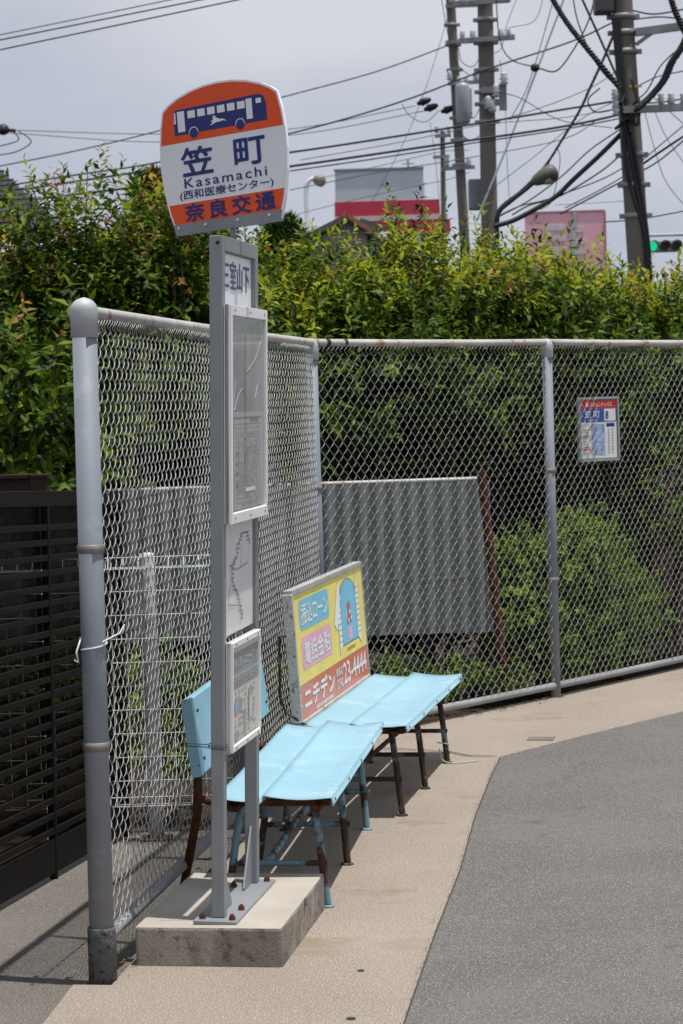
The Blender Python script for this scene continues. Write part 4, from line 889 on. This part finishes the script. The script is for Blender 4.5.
# ------------------------------------------------------------------ poles, lamps, traffic light
def pole_base(p): return Vector((p.x, p.y, 0))
def upole(label, pxt, pyt, pxb, pyb, Y, w_px, taper=.88, group=None):
    t = at(pxt, pyt, Y); b = at(pxb, pyb, Y); d = (t-b)/(t.z-b.z); g = b-d*b.z; tp = g+d*(t.z+(1.8 if pyt <= 0 else 0))
    r = w_px/FPX*Y/2; root = empty('utility_pole', label, 'utility pole', g, group=group)
    mb = MB(); mb.tube([Vector((0, 0, 0)), (tp-g)*.5, tp-g], [r*1.08, r, r*taper], 18); mb.build('shaft', pole_c, root)
    def P(py, dx=0, dy=0):
        q = at(pxt+(pxb-pxt)*(py-pyt)/(pyb-pyt)+dx, py, Y)-g; q.y += dy; return q
    return root, P, r, g
def bands(root, P, r, ys):
    for py in ys:
        mb = MB(); q = P(py); mb.lathe([(r*1.0, -.035), (r*1.12, -.03), (r*1.12, .03), (r*1.0, .035)], q, 18); mb.box((q.x+r*1.2, q.y, q.z), (.08, .05, .06)); mb.box((q.x-r*1.2, q.y, q.z), (.08, .05, .06)); mb.build('pole_band', steel_d, root)
ins_m = mat('porcelain', (.42, .44, .47), .3, 0, .1, 5)
def insul(root, q, s=1, name='insulator'):
    mb = MB(); mb.lathe([(.02*s, 0), (.055*s, .03*s), (.03*s, .05*s), (.055*s, .08*s), (.03*s, .10*s), (.045*s, .13*s), (.015*s, .16*s)], q, 10); return mb.build(name, ins_m, root)
pg = None
# right big pole
r3, P3, rr3, g3 = upole('thick concrete utility pole wrapped in black cables, nearest to the right edge', 622, 0, 638, 250, 30, 22)
bands(r3, P3, rr3, (17, 33, 52, 108, 155, 185, 216))
mb = MB(); a, b = P3(34, 10), P3(26, 70); mb.bar(a+Vector((0, -.12, 0)), b+Vector((0, -.12, 0)), .08, .10); mb.bar(P3(46, 10)+Vector((0, -.12, 0)), P3(32, 30)+Vector((0, -.12, 0)), .05, .05); mb.build('bracket_arm', steel_d, r3)
mb = MB(); mb.bar(P3(112, -8)+Vector((0, -.2, 0)), P3(108, 80)+Vector((0, -.2, 0)), .09, .09); mb.build('cross_arm', steel_d, r3)
for dx in (30, 40, 52): insul(r3, P3(110, dx)+Vector((0, -.2, .04)), 1)
for py in (96, 104, 112): insul(r3, P3(py, -15)+Vector((0, -.2, -.08)), 1)
mb = MB(); q = P3(6, -20); mb.box((q.x, q.y-.1, q.z+.05), (.24, .3, .34), .03); mb.build('equipment_box', mat('dark_box', (.06, .065, .075), .5), r3)
mb = MB(); mb.bar(P3(9, -12), P3(9, 0), .04, .04); mb.build('box_bracket', steel_d, r3)
# cables running down the shaft
mb = MB()
for (d0, d1, d2) in ((-11, -1, 6), (-6, 3, 9), (-9, -8, 7)):
    mb.tube(spline([P3(20, d0, -rr3*.9), P3(100, d0*.8, -rr3*1.05), P3(170, d1, -rr3*1.1), P3(240, d2, -rr3*1.05), P3(300, d2, -rr3*1.05)], 8), .028, 7)
mb.build('riser_cable', cable_m, r3)
mb = MB()
for k in range(10):
    q = P3(92+rng.random()*34, rng.normal()*9, -rr3*1.2); mb.tube(spline([q, q+Vector((rng.normal()*.12, -.05, -.12)), q+Vector((rng.normal()*.15, 0, .05+rng.normal()*.1))], 5), .018, 6)
mb.build('splice_loop', cable_m, r3)
mb = MB(); q = P3(88, 6, -rr3*1.2); mb.box(q, (.16, .03, .03)); mb.build('yellow_marker', mat('marker_yellow', (.5, .38, .08), .6), r3)
# middle pole
r2, P2, rr2, g2 = upole('concrete utility pole with pale blue guarded guy wire, middle of the three tall ones', 485, 0, 489.5, 225, 38, 16.5)
bands(r2, P2, rr2, (20, 43, 70, 92, 104, 122))
mb = MB()
mb.bar(P2(6, -32, -.2), P2(2, 24, -.2), .08, .08); mb.bar(P2(43, -28, -.2), P2(39, 28, -.2), .08, .08); mb.build('cross_arm', steel_d, r2)
mb = MB(); mb.bar(P2(92, -6, -.22), P2(92, 16, -.22), .08, .10); mb.bar(P2(104, -6, -.22), P2(104, 16, -.22), .08, .10); mb.bar(P2(86, 15, -.22), P2(112, 15, -.22), .12, .07, up=(0, 1, 0)); mb.build('equipment_frame', steel_d, r2)
for dx in (-24, -14, 14, 22): insul(r2, P2(41-dx*.05, dx, -.2), 1.0); insul(r2, P2(5-dx*.05, dx, -.2), 1.2)
for (dx, py) in ((4, 115), (16, 88), (8, 100), (0, 112)): insul(r2, P2(py, dx, -.3), 1.4)
# transformer can between the two slim poles
mb = MB(); q = P2(98, -22, .6); mb.lathe([(.04, -.36), (.10, -.34), (.115, -.30), (.115, .26), (.10, .31), (.04, .33)], q, 16); tr_ = mb.build('transformer', mat('transformer_grey', (.34, .37, .39), .45, .1), r2)
for dx in (-.06, .06): insul(tr_, q+Vector((dx, 0, .31)), .8, 'bushing')
mb = MB(); q = P2(193, -9, .3); mb.box(q, (.34, .3, .5), .03); mb.build('cabinet', mat('cabinet_grey', (.22, .24, .26), .5), r2)
# slim pole
r1, P1, rr1, g1_ = upole('slim dark utility pole carrying several cross arms, left of the middle pole', 450.5, 0, 463, 215, 46, 10)
bands(r1, P1, rr1, (25, 45, 70, 118, 140, 165))
mb = MB()
for (py, l, r_) in ((8, -6, 40), (44, -8, 36), (170, -20, 14), (85, -8, 26)): mb.bar(P1(py, l, -.2), P1(py-2, r_, -.2), .07, .07)
mb.build('cross_arm', steel_d, r1)
for (py, dx) in ((5, 0), (5, 12), (5, 24), (42, 20), (42, 30), (168, -14), (168, 8), (82, -6), (82, 20), (120, 6), (120, 12)): insul(r1, P1(py, dx, -.2), 1.2)
for k, (py, dx) in enumerate(((106, -36), (111, -28), (112, -12))):
    pass
for (x0, y0) in ((417, 104), (424, 110), (441, 112)):
    mb = MB()
    a = at(x0, y0, 46)-g1_; b = at(x0+14, y0-5, 46)-g1_; mb.tube([a, a.lerp(b, .25), a.lerp(b, .3), a.lerp(b, .8), b], [.03, .055, .08, .06, .025], 8)
    mb.build('cable_termination', rubber, r1)
mb = MB(); mb.box(P1(100, 3, -.3), (.18, .18, .6), .02); mb.box(P1(103, 12, -.3), (.1, .14, .5), .02); mb.build('switch_box', mat('switch_grey', (.33, .36, .38), .5), r1)
# short distant pole
r4, P4, rr4, g4 = upole('short distant utility pole just right of the store', 442.5, 131, 443.5, 212, 75, 5.5)
mb = MB(); mb.bar(P4(137, -8, -.2), P4(136, 8, -.2), .1, .1); mb.bar(P4(158, -10, -.2), P4(157, 6, -.2), .1, .1); mb.build('cross_arm', steel_d, r4)
insul(r4, P4(134, -6, -.2), 1.6); insul(r4, P4(134, 6, -.2), 1.6)

def wires(name, label, cat, P, r, m, Y, group=None, twist=0, Y2=None):
    Y2 = Y2 or Y; n = len(P); q = [at(x, y, Y+(Y2-Y)*i/(n-1)) for i, (x, y) in enumerate(P)]; s = spline(q, 9) if n > 2 else spline([q[0], (q[0]+q[1])/2-Vector((0, 0, (q[0]-q[1]).length*.006)), q[1]], 9)
    mb = MB(); mb.tube(s, r, 6)
    if twist:
        for ph in (0, 2.1, 4.2):
            pts = []; s2 = spline(s, 2)
            for i, p in enumerate(s2): a = i*.9+ph; pts.append(p+Vector((math.cos(a)*twist, math.sin(a)*twist, math.sin(a+1)*twist)))
            mb.tube(pts, r*.7, 5)
    return tag(mb.build(name, m), label, cat, group)
WG = 'overhead wires'
wl = [
 ([(-20, 39), (169, 0), (230, -13)], .009, cable_g, 34, 'topmost of the three thin wires crossing the upper left corner of the sky'),
 ([(-20, 44), (200, 0), (260, -12)], .011, cable_m, 34, 'middle of the three thin wires crossing the upper left corner of the sky'),
 ([(-20, 54), (237, 0), (300, -14)], .011, cable_m, 34, 'lowest of the three thin wires crossing the upper left corner of the sky'),
 ([(-20, 170), (75, 151), (158, 131), (283, 97), (375, 72), (452, 44)], .013, cable_m, 45, 'dark wire climbing from the left behind the name plate to the slim pole'),
 ([(5, 130), (158, 134), (290, 129), (415, 106)], .009, cable_g, 46, 'thin grey wire from the black insulator at the left edge to the topmost cable end'),
 ([(10, 133), (158, 142), (300, 134), (424, 111)], .009, cable_g, 46, 'thin grey wire just under the first one ending at the middle cable end'),
 ([(-20, 190), (75, 175), (160, 162), (300, 131), (400, 102), (485, 70), (570, 42), (614, 22)], .014, cable_m, 36, 'dark wire passing over the middle pole up to the thick pole bracket'),
 ([(-20, 196), (160, 169), (300, 151), (430, 131), (560, 110), (622, 100)], .017, cable_m, 33, 'heavy dark wire crossing just below the cable ends to the thick pole'),
 ([(-20, 206), (160, 184), (300, 165), (430, 146), (560, 127), (627, 113)], .019, cable_m, 33, 'heaviest dark wire of the lower spans ending at the thick pole'),
 ([(290, 171), (380, 158), (480, 142), (560, 130), (627, 117)], .010, cable_m, 33, 'thinner dark wire lashed just below the heaviest span'),
 ([(290, 190), (380, 172), (455, 160), (560, 140), (600, 118)], .009, cable_g, 40, 'grey wire drooping in front of the store roof'),
 ([(290, 216), (370, 196), (445, 180), (470, 172)], .008, cable_g, 50, 'faint wire crossing the pale blue store front'),
 ([(310, 180), (370, 168), (440, 152), (470, 150)], .008, cable_g, 50, 'faint wire running over the white street lamp'),
 ([(370, 205), (400, 150), (425, 90), (450, 10)], .007, cable_g, 50, 'thin stay wire slanting up to the left of the slim pole'),
 ([(500, 215), (520, 206), (548, 199), (600, 180), (628, 165)], .009, cable_g, 30, 'thin wire rising from the lamp arm to the thick pole'),
 ([(640, 166), (660, 152), (690, 132)], .017, cable_m, 30, 'upper dark wire leaving the thick pole towards the right edge'),
 ([(560, 214), (600, 193), (628, 178), (660, 160), (700, 126)], .012, cable_m, 31, 'dark wire crossing the thick pole low down, rising to the right edge'),
 ([(565, 208), (600, 190), (628, 173), (645, 158), (690, 120)], .010, cable_g, 32, 'grey wire running just above the low crossing wire'),
 ([(604, 222), (640, 219), (700, 208)], .010, cable_m, 32, 'lowest wire crossing the foot of the thick pole'),
 ([(555, 205), (610, 202), (625, 201)], .006, cable_g, 40, 'very thin wire behind the street lamp head'),
 ([(640, 85), (660, 76), (700, 68)], .009, cable_m, 31, 'wire leaving the thick pole just above its cross arm'),
 ([(645, 113), (655, 150), (668, 185), (700, 222)], .007, cable_g, 40, 'thin wire descending steeply to the right edge'),
 ([(655, 112), (668, 140), (700, 185)], .007, cable_g, 41, 'second thin wire descending steeply near the right edge'),
 ([(500, 60), (505, 100), (507, 160), (510, 205)], .006, cable_g, 42, 'thin vertical drop wire just right of the middle pole'),
 ([(496, 0), (500, 40), (512, 60), (540, 68)], .010, cable_m, 37, 'dark drop wire curving right from the middle pole top'),
 ([(508, 28), (535, 20), (545, -10)], .006, cable_g, 37, 'thin wire curling upward right of the middle pole top'),
 ([(440, 110), (425, 122), (410, 116), (402, 104)], .008, cable_g, 46, 'slack grey loop hanging under the cable ends'),
 ([(478, 58), (500, 50), (505, 30), (518, -5)], .006, cable_g, 38, 'thin jumper wire arching up from the middle pole'),
 ([(630, 10), (655, 14), (690, 8)], .012, cable_m, 30, 'dark wire leaving the top of the thick pole to the right'),
 ([(440, -10), (447, 30), (455, 60), (470, 75), (482, 72)], .008, cable_m, 45, 'short dark jumper joining the tops of the two slim poles'),
 ([(458, 45), (462, 62), (474, 66), (483, 50)], .008, cable_m, 42, 'small slack jumper loop hanging between the two slim poles'),
 ([(462, 100), (472, 118), (480, 108), (486, 96)], .008, cable_m, 41, 'small slack jumper loop between the transformer and the middle pole'),
 ([(455, 128), (470, 140), (485, 132)], .008, cable_m, 42, 'low slack loop under the transformer'),
 ([(300, 160), (380, 146), (440, 134), (486, 124), (560, 118), (620, 108)], .007, cable_g, 36, 'thin grey wire between the two heaviest lower spans'),
 ([(485, 124), (540, 108), (590, 88), (618, 70)], .007, cable_g, 34, 'thin grey wire climbing from the middle pole to the thick pole'),
 ([(497, 92), (520, 98), (560, 120), (612, 128)], .007, cable_m, 35, 'slack dark wire drooping between the middle and thick poles'),
 ([(470, 205), (490, 190), (530, 160), (580, 120), (622, 98)], .006, cable_g, 33, 'faint wire rising diagonally behind the hanging street lamp'),
 ([(545, 172), (556, 150), (560, 162), (552, 200), (540, 210)], .006, cable_g, 31, 'thin loose loop dangling beside the hanging lamp head'),
 ([(630, 100), (650, 103), (690, 98)], .012, cable_m, 31, 'dark wire leaving the thick pole just over its cross arm end'),
 ([(452, 5), (470, -10)], .008, cable_g, 45, 'short wire leaving the slim pole top'),
 ([(430, 122), (436, 165), (440, 212)], .006, cable_g, 48, 'thin vertical wire just left of the slim pole'),
 ([(512, 215), (530, 205), (560, 196), (600, 172), (624, 152)], .012, cable_m, 31, 'slack dark wire above the thickest sagging bundle'),
 ([(652, 96), (668, 110), (690, 130)], .007, cable_g, 35, 'thin wire dropping away to the right edge from the looped bundle'),
 ([(600, 88), (588, 100), (596, 112), (620, 108)], .010, cable_m, 30, 'small dark loop bulging left of the thick pole at its cross arm'),
 ([(622, 90), (606, 76), (592, 56), (578, 22), (572, -8)], .009, cable_m, 30, 'thin dark cable running beside the twisted bundle to the top edge'),
 ([(630, 104), (646, 92), (658, 70), (668, 58), (690, 40)], .010, cable_m, 30, 'thin dark cable beside the looped bundle at the right edge'),
 ([(500, 216), (530, 200), (562, 176), (590, 150), (622, 128)], .010, cable_m, 30, 'thin cable lashed just above the thickest sagging bundle'),
 ([(630, 20), (660, 17), (690, 20)], .010, cable_m, 30, 'second dark wire below the top one at the right edge'),
]
for P, r, m, Y, lab in wl: wires('overhead_wire', lab, 'wire', P, r, m, Y, WG)
CG = 'thick cable bundles'
wires('cable_bundle', 'twisted black cable bundle sweeping down from the top to the thick pole', 'cable', [(548, -10), (556, 5), (568, 24), (582, 42), (600, 64), (620, 88)], .018, cable_m, 29.6, CG, twist=.022)
wires('cable_bundle', 'thick cable from the thick pole top down to the street lamp arm', 'cable', [(614, 34), (603, 60), (590, 88), (580, 110), (562, 140), (545, 166), (522, 190), (500, 208), (495, 226)], .018, cable_m, 30.5, CG, twist=.014)
wires('cable_bundle', 'thickest cable bundle sagging from the thick pole to behind the hedge', 'cable', [(622, 133), (600, 155), (575, 178), (555, 197), (530, 212), (512, 221), (495, 226)], .036, cable_m, 30, CG, twist=.012)
wires('cable_bundle', 'heavy looped cable bundle between the thick pole and the right edge', 'cable', [(700, 8), (683, 45), (672, 62), (664, 80), (652, 95), (638, 108)], .045, cable_m, 29.6, CG, twist=.035)
wires('cable_bundle', 'lashed cable dropping at the top right corner', 'cable', [(668, -14), (674, 8), (684, 30), (694, 50)], .022, cable_m, 29.5, CG, twist=.025)
wires('cable_bundle', 'straight dark cable running down to the left side of the thick pole', 'cable', [(578, -10), (598, 34), (621, 86)], .016, cable_m, 29.7, CG)
wires('cable_bundle', 'loose dark cable looping from the guy wire up to the top edge', 'cable', [(538, 68), (556, 71), (572, 52), (588, 22), (596, -8)], .012, cable_m, 33, CG)
wires('guy_wire', 'straight guy wire in a pale blue guard, slanting down to the hedge', 'guy wire', [(568, -12), (540, 62), (508, 144), (476, 222)], .018, cable_b, 36)
wires('guy_wire', 'thin pale wire running beside the blue guarded guy wire', 'guy wire', [(557, -12), (530, 80), (510, 120)], .008, cable_g, 36)
q = at(3, 130, 46); mb = MB(); mb.lathe([(.03, -.10), (.12, -.06), (.14, 0), (.10, .08), (.03, .12)], q, 12); mb.tube([q+Vector((.05, 0, 0)), q+Vector((.25, 0, -.02))], .04, 6)
mb.tube(spline([q+Vector((.3, 0, -.02)), q+Vector((.55, 0, -.25)), q+Vector((.2, 0, -.45)), q+Vector((-.3, 0, -.5))], 8), .012, 6); mb.tube(spline([q+Vector((.2, 0, -.02)), q+Vector((.3, 0, -.2)), q+Vector((0, 0, -.3)), q+Vector((-.4, 0, -.35))], 8), .012, 6)
tag(mb.build('insulator', rubber), 'black wire insulator with curling tails at the left edge of the sky', 'insulator')
q = at(535, 68, 36); mb = MB(); mb.lathe([(.02, -.06), (.07, -.03), (.07, .04), (.02, .07)], q, 10); tag(mb.build('cable_clamp', rubber), 'small black clamp joining wires on the pale blue guy', 'clamp')

# street lamps
Y = 55; q0 = at(307.5, 250, Y); g = Vector((q0.x, Y, 0)); lamp = empty('street_lamp', 'white curved street lamp standing right of the sign plate', 'street lamp', g)
P = [(307.5, 235), (306.3, 205), (306.0, 192), (307, 184), (311, 179.5), (316, 178.5)]
mb = MB(); mb.tube([Vector((0, 0, 0))]+spline([at(x, y, Y)-g for x, y in P], 6), .055, 10); mb.build('pole', mat('lamp_white', (.62, .64, .67), .5), lamp)
a = at(313, 178.5, Y)-g; b = at(325.5, 183, Y)-g
mb = MB(); mb.tube([a, a.lerp(b, .2), a.lerp(b, .5), a.lerp(b, .85), b], [.05, .10, .14, .12, .04], 12); mb.build('lamp_head', mat('lamp_head_brown', (.16, .14, .12), .5), lamp)
Y = 30.5; g = at(497, 232, Y); g.z = 0
lamp = empty('street_lamp', 'hanging grey street lamp on a dark arm left of the thick pole', 'street lamp', g)
mb = MB(); mb.tube([Vector((0, 0, 0))]+spline([at(x, y, Y)-g for x, y in ((497, 228), (499, 212), (512, 200), (526, 189), (536, 180))], 5), .03, 8); mb.build('arm', cable_m, lamp)
a = at(531, 183, Y)-g; b = at(557, 170, Y)-g
mb = MB(); mb.tube([a, a.lerp(b, .15), a.lerp(b, .45), a.lerp(b, .8), a.lerp(b, .95), b], [.03, .07, .105, .125, .09, .03], 14); mb.build('lamp_head', mat('lamp_head_grey', (.10, .095, .085), .5), lamp)
mb = MB(); c = a.lerp(b, .62); mb.lathe([(.01, -.13), (.08, -.11), (.10, -.05)], c, 14); mb.build('lens', mat('lamp_lens', (.42, .38, .30), .3), lamp)
# traffic light
Y = 48; c = at(664, 246, Y); g = Vector((c.x, Y, 0)); tl_ = empty('traffic_light', 'horizontal traffic light showing green at the right edge', 'traffic light', g)
s = .85/FPX*Y
mb = MB(); mb.box((0, .1, c.z), (40*s, .18, 14*s), .04); mb.build('housing', mat('signal_grey', (.30, .32, .33), .5), tl_)
gm = bpy.data.materials.new('green_signal'); gm.use_nodes = True; bb_ = gm.node_tree.nodes['Principled BSDF']; bb_.inputs['Base Color'].default_value = (0, .35, .2, 1); bb_.inputs['Emission Color'].default_value = (.01, .8, .42, 1); bb_.inputs['Emission Strength'].default_value = .75
for k, dx in enumerate((-13.5, 0, 13.5)):
    T_ = frame(Vector((dx*s, 0, c.z)), Vector((1, 0, 0)), UP, Vector((0, -1, 0)))
    mb = MB(); ln_ = []
    mb.prism([(5.4*s*math.cos(R(20*i)), 5.4*s*math.sin(R(20*i))) for i in range(18)], .02, T_); le = mb.build('lens', gm if k == 0 else mat('signal_dark', (.03, .028, .03), .3), tl_, ['lit green lens', None, None][k])
    mb = MB(); n_ = 14; vs = []; fs = []
    for i in range(n_+1):
        an = R(-20+220*i/n_)
        for r_, z in ((6.3*s, 0), (6.3*s, .26), (5.9*s, .26), (5.9*s, 0)): vs.append((r_*math.cos(an), r_*math.sin(an), z))
    for i in range(n_):
        for j in range(4): a_ = i*4+j; b2_ = i*4+(j+1) % 4; fs.append((a_, b2_, b2_+4, a_+4))
    mb.add(vs, fs, False, T_); mb.build('visor', mat('visor_grey', (.12, .125, .13), .5), tl_)
mb = MB(); mb.tube([(-20*s, .2, c.z+.24), (2.0, .2, c.z+.24)], .035, 8); mb.tube([(2.0, .2, 0), (2.0, .2, c.z+.6)], .09, 10); mb.build('mast', mat('mast_grey', (.35, .36, .37), .5), tl_)
